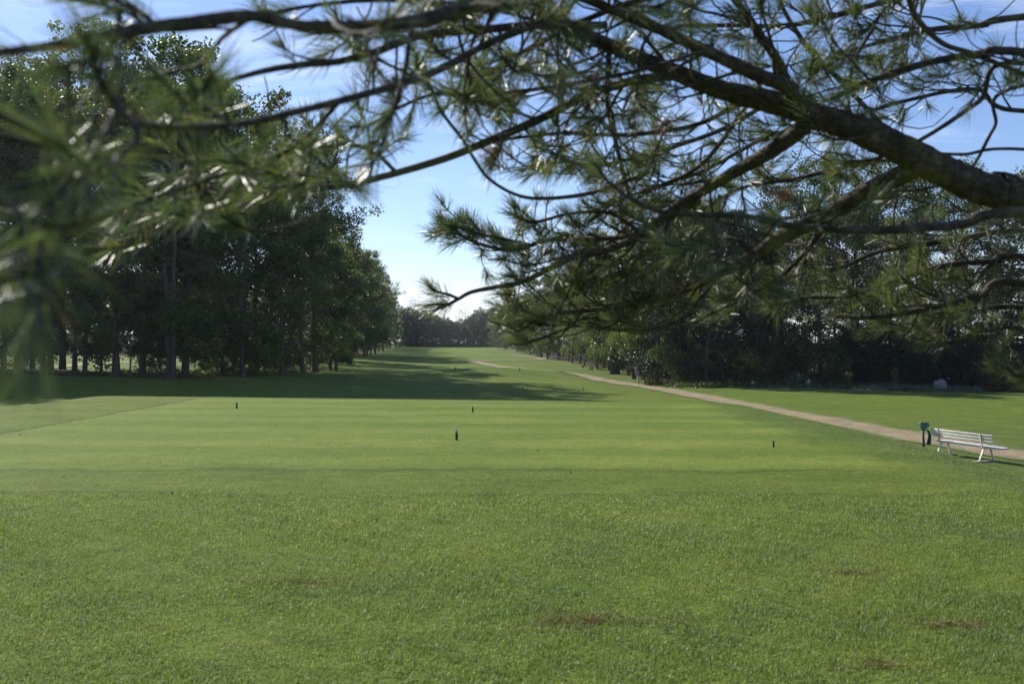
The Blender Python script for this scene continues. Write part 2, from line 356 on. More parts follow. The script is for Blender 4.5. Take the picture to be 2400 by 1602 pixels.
    bp = ns.new('ShaderNodeBump'); bp.inputs['Strength'].default_value = 0.35 if tee else 0.7; bp.inputs['Distance'].default_value = 0.02 if tee else 0.05
    hs = ns.new('ShaderNodeMath'); hs.operation = 'ADD'; ls.new(fine.outputs['Fac'], hs.inputs[0]); ls.new(vf.outputs['Fac'], hs.inputs[1])
    cm = ns.new('ShaderNodeMath'); cm.operation = 'MULTIPLY_ADD'; cm.inputs[1].default_value = 2.5; ls.new(cl.outputs['Fac'], cm.inputs[0]); ls.new(hs.outputs[0], cm.inputs[2])
    ls.new(cm.outputs[0], bp.inputs['Height']); ls.new(bp.outputs[0], b.inputs['Normal']); ls.new(b.outputs[0], out.inputs[0])
    return m
M['grass'] = grass_ground('grass')
def blade_mat():
    m, nt, ns, ls, out = nodes('grass_blade')
    g = ns.new('ShaderNodeNewGeometry')
    r = ramp(ns, [(0.0, (0.092, 0.142, 0.028)), (0.6, (0.155, 0.212, 0.048)), (0.92, (0.21, 0.245, 0.085)), (1.0, (0.34, 0.31, 0.19))]); ls.new(g.outputs['Random Per Island'], r.inputs['Fac'])
    n = noise(ns, ls, 0.9, 7, 0.78); rr = ramp(ns, [(0.32, (0.70, 0.80, 1.15)), (0.5, (1, 1, 1)), (0.62, (1.10, 1.06, 0.85)), (0.75, (1.30, 1.05, 1.4))]); ls.new(n.outputs['Fac'], rr.inputs['Fac'])
    c = mixc(ns, ls, 1.0, r.outputs[0], rr.outputs[0], 'MULTIPLY')
    d = ns.new('ShaderNodeBsdfPrincipled'); d.inputs['Roughness'].default_value = 0.45; d.inputs['Specular IOR Level'].default_value = 0.28
    ls.new(c, d.inputs['Base Color'])
    t = ns.new('ShaderNodeBsdfTranslucent'); ls.new(mixc(ns, ls, 1.0, c, (1.25, 1.35, 0.8), 'MULTIPLY'), t.inputs['Color'])
    x = ns.new('ShaderNodeMixShader'); x.inputs[0].default_value = 0.45
    ls.new(d.outputs[0], x.inputs[1]); ls.new(t.outputs[0], x.inputs[2]); ls.new(x.outputs[0], out.inputs[0])
    return m
M['blade'] = blade_mat()
def path_mat():
    m, nt, ns, ls, out = nodes('path_gravel')
    n1 = noise(ns, ls, 1.1, 6, 0.65); n2 = noise(ns, ls, 25, 5, 0.7)
    r = ramp(ns, [(0.3, (0.14, 0.098, 0.048)), (0.6, (0.275, 0.205, 0.110)), (0.8, (0.40, 0.32, 0.19))]); ls.new(n1.outputs['Fac'], r.inputs['Fac'])
    r2 = ramp(ns, [(0.3, (0.6, 0.6, 0.6)), (0.7, (1.2, 1.2, 1.2))]); ls.new(n2.outputs['Fac'], r2.inputs['Fac'])
    c = mixc(ns, ls, 0.8, r.outputs[0], r2.outputs[0], 'MULTIPLY')
    at = ns.new('ShaderNodeAttribute'); at.attribute_name = 'verge'
    n3 = noise(ns, ls, 1.0, 8, 0.8); a = ns.new('ShaderNodeMath'); a.operation = 'ADD'; ls.new(n3.outputs['Fac'], a.inputs[0]); ls.new(at.outputs['Fac'], a.inputs[1])
    rg = ramp(ns, [(0.63, (0, 0, 0)), (0.71, (1, 1, 1))]); ls.new(a.outputs[0], rg.inputs['Fac'])
    c = mixc(ns, ls, rg.outputs[0], c, (0.09, 0.125, 0.025))
    b = ns.new('ShaderNodeBsdfPrincipled'); b.inputs['Roughness'].default_value = 0.9; ls.new(c, b.inputs['Base Color'])
    bp = ns.new('ShaderNodeBump'); bp.inputs['Strength'].default_value = 0.6; bp.inputs['Distance'].default_value = 0.03
    ls.new(n2.outputs['Fac'], bp.inputs['Height']); ls.new(bp.outputs[0], b.inputs['Normal']); ls.new(b.outputs[0], out.inputs[0])
    return m
M['path'] = path_mat()

# ------------------------------------------------------------ terrain
CTRL = [(2165, 1057, 31), (2300, 1092, 29.4), (1600, 925, 66), (1300, 878, 106), (1095, 848, 170), (1265, 843, 195),
        (1130, 812, 400), (0, 868, 66), (500, 888, 70), (740, 865, 85), (870, 822, 177), (930, 815, 380), (1530, 902, 82),
        (1330, 848, 170), (1200, 825, 260), (2400, 925, 72), (1900, 915, 76), (900, 868, 110), (1100, 866, 120),
        (120, 848, 120), (400, 838, 150), (2400, 905, 100), (300, 935, 50), (900, 905, 75), (1100, 815, 340),
        (0, 960, 45), (600, 812, 400), (1800, 812, 400), (1010, 815, 400), (1240, 812, 420)]
CP = np.array([P(*c) for c in CTRL])
def _uv(x, y):
    yy = np.maximum(y, 8.0)
    return x/(yy+14.0)*1.4, np.log(yy+8.0)*1.0
CU, CVv = _uv(CP[:, 0], CP[:, 1])
def smooth(e0, e1, t):
    t = np.clip((t-e0)/(e1-e0), 0, 1); return t*t*(3-2*t)
TEEZ = 1.85
def ground(x, y):
    x = np.asarray(x, float); y = np.asarray(y, float)
    u, v = _uv(x, y)
    d2 = (u[..., None]-CU)**2+(v[..., None]-CVv)**2
    wgt = np.exp(-d2/(2*0.14**2))+1e-4/(d2+0.02)
    base = (wgt*CP[:, 2]).sum(-1)/wgt.sum(-1)
    base = base+0.10*np.sin(x*0.11+1.3)*np.sin(y*0.07)*smooth(50, 90, y)
    # raised forward tee in mid fairway
    b = smooth(1.0, 0.0, np.sqrt(((x+1.5)/12)**2+((y-98)/12)**2)); base = base+0.75*b
    b = smooth(1.0, 0.0, np.sqrt(((x-3.0)/10)**2+((y-76)/9)**2)); base = base+0.25*b
    # raised tee plateau (rounded box with side slopes)
    edge_x1 = 5.8+0.2*np.sin(y*0.4)
    dx = np.maximum(np.maximum(-12.0-0.02*y-x, x-edge_x1), 0); dy = np.maximum(y-30.6+0.18*(x+9), 0)
    d = np.hypot(dx*0.85, dy)
    p = 1-smooth(0.0, 6.0, d)
    p = p*(1-0.0)
    und = 0.03*np.sin(x*0.5+0.4)*np.sin(y*0.33)+0.015*np.sin(x*1.7+y*0.9)
    und = und*smooth(13.0, 9.0, y)
    return base*(1-p)+(TEEZ+und)*p
def hit(px, py, dmin=4, dmax=480):
    d = np.exp(np.linspace(math.log(dmin), math.log(dmax), 2500))
    x = (px-CX)/FPX*d; z = CAMZ-(py-CY)/FPX*d
    g = ground(x, d); k = np.nonzero(z <= g)[0]
    k = k[0] if len(k) else len(d)-1
    return np.array([x[k], d[k], g[k]])
def onground(x, y): return np.array([x, y, float(ground(x, y))])

EDGE_L = np.array([[40, -52], [60, -36], [70, -22], [85, -17.5], [110, -19.5], [177, -26], [380, -46], [430, -52]])   # y, x of left wood edge
EDGE_R = np.array([[60, 60], [76, 22], [82, 12], [112, 11.5], [170, 8.5], [260, 2], [380, -7], [430, -10]])
def eL(y): return np.interp(y, EDGE_L[:, 0], EDGE_L[:, 1])
def eR(y): return np.interp(y, EDGE_R[:, 0], EDGE_R[:, 1])

gx = np.unique(np.round(np.concatenate([np.linspace(-1500, -160, 16), np.linspace(-160, -30, 66), np.linspace(-30, 30, 241), np.linspace(30, 160, 66), np.linspace(160, 1500, 16)]), 3))
gy = np.unique(np.round(np.concatenate([np.linspace(-300, -12, 12), np.linspace(-12, 45, 229), np.linspace(45, 130, 171), np.linspace(130, 450, 161), np.linspace(450, 2600, 24)]), 3))
GX, GY = np.meshgrid(gx, gy)
GZ = ground(GX, GY)
NX, NY = len(gx), len(gy)
idx = np.arange(NX*NY).reshape(NY, NX)
Q = np.stack([idx[:-1, :-1], idx[:-1, 1:], idx[1:, 1:], idx[1:, :-1]], -1).reshape(-1, 4)
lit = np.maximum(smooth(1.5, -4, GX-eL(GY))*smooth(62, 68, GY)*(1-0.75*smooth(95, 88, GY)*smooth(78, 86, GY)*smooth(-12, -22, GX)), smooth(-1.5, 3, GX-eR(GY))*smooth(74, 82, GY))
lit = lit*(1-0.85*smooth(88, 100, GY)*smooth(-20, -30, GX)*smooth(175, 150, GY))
rgh = np.clip(smooth(5.0, 7.0, GX)*smooth(60, 10, GY)+smooth(-3, 4, GX-eR(GY)+7)*0.6, 0, 1)
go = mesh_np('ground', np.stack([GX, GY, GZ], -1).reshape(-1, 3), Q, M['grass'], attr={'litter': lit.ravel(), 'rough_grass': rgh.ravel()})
tag(go, 'rolling mown grass of the golf course', kind='structure')
def gz_mesh(x, y):
    """height on the actual ground mesh (bilinear)"""
    x = np.asarray(x, float); y = np.asarray(y, float)
    i = np.clip(np.searchsorted(gx, x)-1, 0, NX-2); j = np.clip(np.searchsorted(gy, y)-1, 0, NY-2)
    tx = (x-gx[i])/(gx[i+1]-gx[i]); ty = (y-gy[j])/(gy[j+1]-gy[j])
    return (GZ[j, i]*(1-tx)+GZ[j, i+1]*tx)*(1-ty)+(GZ[j+1, i]*(1-tx)+GZ[j+1, i+1]*tx)*ty

def ribbon(name, pix, width, label):
    pts = np.array([(hit(*p) if len(p) == 2 else P(*p))[:2] for p in pix]); pts = catmull(np.c_[pts, np.zeros(len(pts))], 26)[:, :2]
    T = nrm(np.gradient(pts, axis=0)); N = np.c_[-T[:, 1], T[:, 0]]
    m = len(pts); wv = np.interp(np.linspace(0, 1, m), np.linspace(0, 1, len(width)), width)
    t = np.linspace(-1, 1, 11); V = []
    s = np.concatenate([[0], np.cumsum(np.linalg.norm(np.diff(pts, axis=0), axis=1))])
    j1 = 0.12*np.sin(s*1.7)+0.1*np.sin(s*0.63+2)+0.06*rng.standard_normal(m); j2 = 0.12*np.sin(s*1.3+1)+0.1*np.sin(s*0.8)+0.06*rng.standard_normal(m)
    off = np.where(t[None] < 0, t[None]*(wv/2+j1)[:, None], t[None]*(wv/2+j2)[:, None])
    xy = pts[:, None]+N[:, None]*off[..., None]
    dist = np.hypot(xy[..., 0], xy[..., 1])
    z = gz_mesh(xy[..., 0], xy[..., 1])+0.012+dist*0.0003
    V = np.concatenate([xy, z[..., None]], -1).reshape(-1, 3); id_ = np.arange(len(V)).reshape(m, 11)
    Qs = np.stack([id_[:-1, :-1], id_[1:, :-1], id_[1:, 1:], id_[:-1, 1:]], -1).reshape(-1, 4)
    vg = np.broadcast_to(0.36*smooth(0.5, 1.0, np.abs(t))+0.13*smooth(0.25, 0, np.abs(t)), (m, 11)).ravel()
    return tag(mesh_np(name, V, Qs, M['path'], attr={'verge': vg}), label, kind='structure')
ribbon('path', [(2760, 1110), (2560, 1086), (2400, 1068), (2165, 1027), (1900, 978), (1600, 921), (1450, 897), (1300, 0, 107), (1262, 0, 113), (1215, 0, 121), (1165, 0, 134), (1120, 0, 152),
                (1099, 0, 164), (1097, 847.5), (1130, 846), (1200, 844.5), (1262, 842.5), (1268, 840), (1235, 836), (1190, 831)], [2.5, 2.4, 2.3, 2.3, 2.3, 2.2, 2.2, 2.2, 2.2], 'sandy cart path winding from the bench up the fairway')
ribbon('path', [(-120, 868), (60, 862), (200, 853), (330, 848), (450, 840), (560, 834)], [2.0, 2.0], 'narrow path on the lawn behind the left wood')

# ------------------------------------------------------------ foreground grass blades
PATCH = [(0.45, 6.0, .7, .2), (2.6, 5.9, .5, .14), (-1.5, 7.1, .55, .1), (2.5, 7.3, .4, .1), (1.9, 5.1, .3, .09)]
def blades(n, y0, y1, power, hgt, wid, on_tee=False):
    y = y0+(y1-y0)*rng.random(n)**power
    x = (rng.random(n)*2-1)*(0.53*y+(2.2 if y1 < 12 else 1.2))
    hn = (np.sin(x*2.1+y*1.3)+np.sin(x*0.9-y*2.4+1)+np.sin(x*4.3+y*3.1)+np.sin(x*7.9-y*6.1+2)+np.sin(x*11.3+y*13.7))/4
    keep = rng.random(n) < np.clip(0.74+0.45*hn, 0.12, 1)
    for qx, qy, qa, qb in PATCH:
        keep &= ~((((x-qx)/qa)**2+((y-qy)/qb)**2+0.35*np.sin(x*9)*np.sin(y*11) < 1) & (rng.random(n) < .22))
    teem = (x > -9.4) & (x < 5.2+0.5*np.sin(y)) & (y > 13.1+0.3*np.sin(x*1.3)+0.12*np.sin(x*5)) 
    if not on_tee: keep &= rng.random(n) < (smooth(10.4, 8.0, y) if y1 < 12 else smooth(8.0, 10.4, y))
    keep &= teem if on_tee else ~teem
    x, y, hn = x[keep], y[keep], hn[keep]; n = len(x)
    z = gz_mesh(x, y)
    h = hgt*(0.55+0.8*rng.random(n))*(1+0.3*hn); wd = wid*(0.6+0.8*rng.random(n))
    if on_tee: h = h*1.0
    else: h = h*(0.42+0.58*np.maximum(smooth(11.4, 10.9, y+0.15*np.sin(x*2.2)), 0.6*smooth(5.5, 6.5, x)))
    a = rng.random(n)*2*math.pi; lean = rng.random(n)*1.0+0.2; la = rng.normal(0.3, 1.2, n)
    if on_tee:
        bnd = np.sin(2.6*(y+0.03*x+0.8+0.25*np.sin(x*0.6+y*0.3))) > 0; la = rng.normal(0, .5, n)+np.where(bnd, 2.3, -0.85); lean = 0.8+0.7*rng.random(n)
    wx, wy = np.cos(a)*wd/2, np.sin(a)*wd/2
    lx, ly = np.cos(la), np.sin(la)
    b = np.stack([x, y, z-0.004], -1)
    mid = b+np.stack([lx*h*lean*0.3, ly*h*lean*0.3, h*0.62], -1)
    tip = b+np.stack([lx*h*lean*0.95, ly*h*lean*0.95, h*(1.05-0.4*lean)], -1)
    wv = np.stack([wx, wy, np.zeros(n)], -1)
    V = np.stack([b-wv, b+wv, mid+wv*0.8, mid-wv*0.8, tip], 1).reshape(-1, 3)
    k = np.arange(n)[:, None]*5
    return V, k+np.array([0, 1, 2, 3]), k+np.array([3, 2, 4])
Va, Qa, Ta = blades(680000, 2.6, 10.4, 0.85, 0.028, 0.0034)
Vb, Qb, Tb = blades(640000, 8.0, 30.0, 1.45, 0.028, 0.0055)
Vc, Qc, Tc = blades(150000, 13.0, 31.0, 1.2, 0.012, 0.0075, True)
gb = mesh_np('grass', np.vstack([Va, Vb, Vc]), [np.vstack([Qa, Qb+len(Va), Qc+len(Va)+len(Vb)]), np.vstack([Ta, Tb+len(Va), Tc+len(Va)+len(Vb)])], M['blade'])
tag(gb, 'short green grass blades of the foreground lawn', 'grass', kind='stuff')

def thatch():
    Vs = []
    for qx, qy, qa, qb in PATCH:
        n = int(5200*qa*qb*1.6); r = np.sqrt(rng.random(n))**1.2; a = rng.random(n)*6.283
        r = r*(0.7+0.45*np.sin(a*3+qx*5)+0.2*np.sin(a*7))
        x = qx+np.cos(a)*r*qa; y = qy+np.sin(a)*r*qb*1.4; z = gz_mesh(x, y)+rng.random(n)*.016+.002
        b = np.stack([x, y, z], -1); d = nrm(np.stack([rng.normal(0, 1, n), rng.normal(0, 1, n), rng.normal(.1, .3, n)], -1)); l = rng.uniform(.015, .045, n)[:, None]
        w_ = nrm(np.cross(d, rng.standard_normal((n, 3))))*.0016
        Vs.append(np.stack([b-w_, b+w_, b+d*l+w_*.4, b+d*l-w_*.4], 1).reshape(-1, 3))
    V = np.vstack(Vs); tag(mesh_np('dry_thatch', V, np.arange(len(V)).reshape(-1, 4), M['thatch'], smooth=False), 'patches of dry brown thatch in the foreground grass', 'dry grass', kind='stuff')
thatch()
# dry specks and fallen leaves on the turf
def fallen():
    n = 900
    y = 6+36*rng.random(n)**1.3; x = (rng.random(n)*2-1)*0.53*y
    m = rng.random(n) < np.where(y > 10, 0.42, 0.55); x, y = x[m], y[m]; n = len(x)
    s = 0.007+0.016*rng.random(n)**3; a = rng.random(n)*6.28
    z = gz_mesh(x, y)+0.014+0.012*rng.random(n)+np.where(y < 11.6, 0.012, 0)
    c = np.stack([x, y, z], -1); u = np.stack([np.cos(a), np.sin(a), rng.normal(0, .4, n)], -1)*s[:, None]; v = np.stack([-np.sin(a), np.cos(a), rng.normal(0, .5, n)], -1)*(s*0.6)[:, None]
    V = np.stack([c-u, c-v, c+u, c+v], 1).reshape(-1, 3); k = np.arange(n)[:, None]*4
    tag(mesh_np('fallen_leaves', V, k+np.arange(4), M['dry'], smooth=False), 'small dry brown leaves and clippings scattered on the turf', 'leaf litter', kind='stuff')
fallen()

# ------------------------------------------------------------ broadleaf trees
def leaf_cloud(centers, radii, n_each, size, flat=0.75):
    C = np.repeat(centers, n_each, 0); Rr = np.repeat(radii, n_each)
    n = len(C); d = nrm(rng.standard_normal((n, 3))); r = rng.random(n)**0.5
    p = C+d*(Rr*r)[:, None]*np.array([1, 1, flat])
    u = nrm(rng.standard_normal((n, 3))+np.array([0, 0, -0.1])); v = nrm(np.cross(u, rng.standard_normal((n, 3))+np.array([0, 0, 1.2])))
    s = size*(0.6+0.8*rng.random(n))[:, None]
    V = np.stack([p-u*s*0.5, p+v*s*0.36, p+u*s*0.55, p-v*s*0.36], 1).reshape(-1, 3)
    k = np.arange(n)[:, None]*4
    return V, k+np.arange(4)
def make_limbs(mb, H, cb, spread, n1, trunk_r, lean=0.03, n2=5, shape='oval', bend=0.25, tip=None):
    """trunk and limbs; returns clump centres"""
    tp = [np.array([0., 0, -0.3])]; a = random.random()*6.28
    steps = 9
    for i in range(1, steps+1):
        z = H*0.93*i/steps
        tp.append(np.array([math.cos(a)*lean*z+random.gauss(0, .1)*bend*z**0.5, math.sin(a)*lean*z+random.gauss(0, .1)*bend*z**0.5, z]))
    tp = catmull(tp, 3); tt = np.linspace(0, 1, len(tp))
    rad = trunk_r*0.78*(1-tt)**0.8+0.02; rad[0] *= 1.35; rad[1] *= 1.15
    mb.tube(tp, rad, 8, rough=0.05)
    cs = []
    for i in range(n1):
        t = cb+(0.96-cb)*((i+random.random())/n1)
        k = min(int(t*(len(tp)-1)), len(tp)-2); b = tp[k]
        rel = (t-cb)/(1-cb)
        prof = {'oval': math.sin(math.pi*(0.12+0.80*rel))**0.7, 'cone': 1-0.85*rel, 'top': 0.45+0.55*math.sin(math.pi*min(1, rel*0.9+0.1))}[shape]
        L = spread*prof*random.uniform(0.75, 1.15)
        az = i*2.4+random.gauss(0, .5); el = random.uniform(0.15, 0.8)-(0.5 if rel < .2 else 0)
        dv = np.array([math.cos(az)*math.cos(el), math.sin(az)*math.cos(el), math.sin(el)])
        e = b+dv*L; m = (b+e)/2+np.array([0, 0, -0.06*L])+np.array([random.gauss(0, .05*L) for _ in range(3)])
        lp = catmull([b, m, e], 4); r0 = max(0.022, rad[k]*0.5)
        mb.tube(lp, np.linspace(r0, 0.015, len(lp)), 5, cap=False)
        cs.append((e, L))
        for j in range(n2):
            q = random.uniform(0.3, 0.98); b2 = lp[int(q*(len(lp)-1))]
            d2 = nrm(dv+np.array([random.gauss(0, .8), random.gauss(0, .8), random.gauss(0.1, .5)])); L2 = L*random.uniform(.22, .45)+0.35
            e2 = b2+d2*L2; mb.tube(np.array([b2, (b2+e2)/2+np.array([0, 0, .04*L2]), e2]), [r0*0.35, r0*0.25, 0.008], 4, cap=False)
            cs.append((e2, L2))
            if tip:
                for _ in range(tip):
                    d3 = nrm(d2+np.array([random.gauss(0, .5), random.gauss(0, .5), random.gauss(0.3, .4)])); e3 = b2+(e2-b2)*random.uniform(.3, 1)
                    mb.tube(np.array([e3, e3+d3*random.uniform(.3, .8)]), [0.013, 0.006], 3, cap=False)
    return np.array([c[0] for c in cs]), tp
def proto_tree(kind, i):
    mb = MB()
    if kind == 'broad':
        H = [22, 21, 23, 20][i % 4]; cen, tp = make_limbs(mb, H, [0.10, 0.16, 0.09, 0.2][i % 4], 4.3, 40, 0.16+0.025*i, n2=5)
        sel = cen[rng.random(len(cen)) < 0.84]
        V, F = leaf_cloud(sel, rng.uniform(0.5, 1.05, len(sel)), 100, 0.18)
        mat = M['leaf'] if i != 2 else M['leaf_light']
    elif kind == 'mid':      # slimmer edge tree with a low crown
        H = [16, 17, 15][i % 3]; cen, tp = make_limbs(mb, H, [0.12, 0.2, 0.1][i % 3], 3.2, 30, 0.15, n2=5, shape='oval')
        V, F = leaf_cloud(cen, rng.uniform(0.5, 1.0, len(cen)), 90, 0.18); mat = M['leaf_light'] if i == 1 else M['leaf']
    elif kind == 'thin':     # open, airy top
        H = 23; cen, tp = make_limbs(mb, H, 0.3, 4.6, 26, 0.18, n2=6, shape='top', tip=2)
        sel = cen[rng.random(len(cen)) < 0.6]; V, F = leaf_cloud(sel, rng.uniform(0.4, 0.85, len(sel)), 70, 0.19); mat = M['leaf_light']
    elif kind == 'young':
        H = 6.5; cen, tp = make_limbs(mb, H, 0.3, 1.9, 12, 0.07, n2=4)
        V, F = leaf_cloud(cen, rng.uniform(0.3, 0.6, len(cen)), 45, 0.16); mat = M['leaf']
    elif kind == 'dark':     # dense dark evergreen broad at base
        H = [17, 15][i % 2]; cen, tp = make_limbs(mb, H, 0.06, 3.9, 44, 0.2, n2=5, shape='cone' if i else 'oval')
        V, F = leaf_cloud(cen, rng.uniform(0.5, 1.0, len(cen)), 120, 0.16, 0.5); mat = M['leaf_dark']
    elif kind == 'far':
        H = 14; cen, tp = make_limbs(mb, H, 0.10, 3.6, 26, 0.2, n2=3)
        V, F = leaf_cloud(cen, rng.uniform(0.6, 1.3, len(cen)), 70, 0.3); mat = M['far_leaf']
    elif kind == 'bare':
        H = 19; make_limbs(mb, H, 0.35, 3.4, 22, 0.15, n2=6, shape='top', tip=3); V = None
    elif kind == 'bush':
        H = 2.6; cen, tp = make_limbs(mb, H, 0.05, 1.7, 16, 0.05, n2=4)
        V, F = leaf_cloud(cen, rng.uniform(0.3, 0.6, len(cen)), 60, 0.12); mat = M['leaf_light'] if i else M['leaf']
    tr = mb.build('trunk', M['bare'] if kind == 'bare' else M['bark'])
    parts = [tr]
    if V is not None: parts.append(mesh_np('crown', V, F, mat, smooth=False))
    return parts, H
def proto_spruce(i):
    mb = MB(); H = [12.5, 9.5][i]
    mb.tube(np.array([[0, 0, -.3], [0, 0, H*.5], [0, 0, H]]), [0.2, .1, .02], 7)
    Vs = []; 
    z = 0.25
    while z < H-0.2:
        rel = z/H; L = (3.5 if i == 0 else 3.3)*(1-rel)**0.75+0.15; nb = max(5, int(15*(1-rel)+5))
        for k in range(nb):
            az = random.random()*6.28; l = L*random.uniform(.8, 1.12)
            n = int(75*l)+12; t = rng.random(n)**0.7
            side = rng.normal(0, 1, n)*0.20*l*(1-t*0.6)*0.8
            r_ = t*l; dz = -0.30*r_*r_/l+0.20*r_-0.12*np.abs(side)*2-rng.random(n)*0.16
            ca, sa = math.cos(az), math.sin(az)
            p = np.stack([r_*ca-side*sa, r_*sa+side*ca, z+dz], -1)
            u = nrm(np.stack([ca+rng.normal(0, .5, n)*-sa, sa+rng.normal(0, .5, n)*ca, rng.normal(-.3, .25, n)], -1)); v = nrm(np.cross(u, rng.standard_normal((n, 3))+np.array([0, 0, 1])))
            s = (0.13+0.10*rng.random(n))[:, None]
            Vs.append(np.stack([p-u*s*.5, p+v*s*.22, p+u*s*.6, p-v*s*.22], 1).reshape(-1, 3))
        z += 0.42*(1-0.45*rel)
    V = np.vstack(Vs); F = np.arange(len(V)).reshape(-1, 4)
    return [mb.build('trunk', M['bark']), mesh_np('crown', V, F, M['spruce'], smooth=False)], H
PROTO = {}
def get_proto(kind, i):
    if (kind, i) not in PROTO:
        ps, H = proto_spruce(i) if kind == 'spruce' else proto_tree(kind, i)
        me = [(p.name.split('.')[0], p.data) for p in ps]
        for p in ps: bpy.data.objects.remove(p)
        PROTO[(kind, i)] = (me, H)
    return PROTO[(kind, i)]
TREES = []
def tree(kind, i, loc, h=None, name=None, rz=None, sxy=1.0):
    me, H = get_proto(kind, i)
    s = (h or H)/H
    name = name or {'broad': 'broadleaf_tree', 'mid': 'broadleaf_tree', 'thin': 'broadleaf_tree', 'young': 'young_tree', 'dark': 'evergreen_tree', 'far': 'broadleaf_tree', 'bare': 'bare_tree', 'bush': 'bush', 'spruce': 'spruce_tree'}[kind]
    e = empty(name, loc, random.random()*6.28 if rz is None else rz); e.scale = (s*sxy, s*sxy, s)
    for nme, m in me:
        link(bpy.data.objects.new('stems' if (nme == 'trunk' and kind == 'bush') else ('foliage' if (kind == 'bush') else nme), m), e)
    TREES.append(e); e['_k'] = kind
    return e

random.seed(11); rng = np.random.default_rng(11)
LW, LE, LM, FL, RW, RF = [], [], [], [], [], []
# front belt of the left wood
for k, px in enumerate(list(range(-420, 470, 33))):
    d = 67+random.uniform(0, 13); px = px+random.uniform(-9, 9)
    x = (px-CX)/FPX*d; kind = random.choice(['broad', 'thin', 'thin', 'mid', 'young' if px < 400 else 'broad'])
    i = random.randrange({'broad': 4, 'mid': 3, 'thin': 1, 'young': 1}[kind])
    h = {'broad': random.uniform(20.5, 24), 'mid': random.uniform(14, 18), 'thin': random.uniform(21, 24), 'young': random.uniform(5, 8)}[kind]
    LW.append(tree(kind, i, onground(x, d)-np.array([0, 0, .05]), h*(1.0 if h < 10 else 1.10)))
# edge of the wood running away up the left of the fairway
y = 70.0
while y < 395:
    for row, off in enumerate((0.5, 5.0, 10.5)):
        if row == 2 and y > 200: continue
        x = float(eL(y))-off+random.uniform(-1.3, 1.0); yy = y+random.uniform(-1.6, 1.6)
        h = random.uniform(19, 23) if row else random.uniform(17.5, 22)
        if y < 100: h = random.uniform(20, 25.5)
        if 97 < y < 165: h = random.uniform(14.5, 19); 
        if 97 < y < 165 and (row == 2 or random.random() < .3): continue
        if y > 200: h *= 0.93
        kind, i = random.choice([('broad', 0), ('broad', 1), ('broad', 2), ('broad', 3), ('mid', 0), ('thin', 0) if row else ('mid', 1)])
        if y < 100 and random.random() < .15: kind, i = 'thin', 0
        LE.append(tree(kind, i, onground(x, yy)-np.array([0, 0, .05]), h))
    y += 5.6 if y < 97 else (7.5 if y < 200 else 12)
for k in range(26):                                    # low bushes along the foot of the wood
    y = random.uniform(76, 120) if k < 18 else random.uniform(110, 180); x = float(eL(y))-random.uniform(1.5, 9 if k < 18 else 3.5)
    LM.append(tree('bush', k % 2, onground(x, y), random.uniform(1.4, 3.0)))
bush_left = tree('bush', 0, hit(75, 872), 2.4)
# line of trees closing the far end
for k, px in enumerate([q for r_ in range(3) for q in range(940+r_*5, 1250, 17)]):
    d = random.uniform(398, 408)+12*(k//18); h = np.interp(px, [946, 1010, 1060, 1095, 1130, 1160, 1250], [16, 13.5, 11, 11.5, 15.5, 15, 15])*random.uniform(.9, 1.08)
    FL.append(tree('far', 0, onground((px+random.uniform(-5, 5)-CX)/FPX*d, d)-np.array([0, 0, 1.1]), float(h)+1.1))
for k, (px, h) in enumerate([(975, 24), (1075, 17.5), (1088, 20), (962, 22)]):
    d = 420; FL.append(tree('bare', 0, onground((px-CX)/FPX*d, d), h))
# right wood running away
y = 92.0
while y < 400:
    for row, off in enumerate((0.5, 5.5, 12)):
        if row == 2 and y > 180: continue
        x = float(eR(y))+off+random.uniform(-1, 1); yy = y+random.uniform(-2, 2)
        if yy < 104 and row == 0: continue
        h = random.uniform(14, 17.5) if y < 200 else random.uniform(13, 16)
        kind, i = random.choice([('mid', 0), ('mid', 1), ('mid', 2), ('broad', 2), ('thin', 0)])
        RW.append(tree(kind, i, onground(x, yy)-np.array([0, 0, .05]), h))
    y += 6.2 if y < 130 else (9 if y < 200 else 14)
# trees behind the garden bed on the right (px, distance, height, kind, variant)
for px, d, h, kind, i in [(1540, 86, 12.5, 'dark', 0), (1600, 89, 15, 'dark', 0), (1655, 85, 14.0, 'dark', 0), (1715, 92, 14.5, 'dark', 1), (1770, 87, 13, 'dark', 1),
                          (1760, 97, 14.5, 'thin', 0), (1835, 95, 15.5, 'mid', 0), (1925, 93, 18.0, 'broad', 0), (2010, 96, 18.5, 'broad', 3), (2085, 92, 17.0, 'mid', 2),
                          (2170, 97, 18, 'broad', 1), (2250, 93, 18.2, 'broad', 2), (2330, 97, 17, 'broad', 0), (2420, 92, 17, 'mid', 0), (2500, 95, 18, 'broad', 3), (2600, 92, 17, 'broad', 1), (1960, 101, 16, 'mid', 1), (1500, 100, 13.5, 'mid', 1), (1440, 108, 14, 'mid', 2)]:
    RF.append(tree(kind, i, onground((px-CX)/FPX*d, d), h*(1.17 if px < 1780 else 1.24)))
for px, d, h, i in [(2060, 85, 6.2, 1), (2140, 83, 6.0, 0), (2215, 85, 6.8, 1), (2290, 83, 5.8, 0), (1985, 86, 5.2, 1), (2370, 85, 7, 0)]:
    RF.append(tree('spruce', i, onground((px-CX)/FPX*d, d), h, sxy=1.5))
BR = []
for px, d, h, i in [(1565, 83, 2.6, 0), (1590, 86, 3.2, 0), (1690, 86, 2.8, 1), (1748, 84, 2.2, 1), (1800, 84, 3.0, 0), (1865, 84, 3.4, 0), (1925, 84, 2.8, 0), (1965, 82, 1.9, 0), (2345, 79, 2.4, 0), (2395, 76, 1.6, 1), (1400, 118, 2.0, 0)]:
    BR.append(tree('bush', i, onground((px-CX)/FPX*d, d), h))

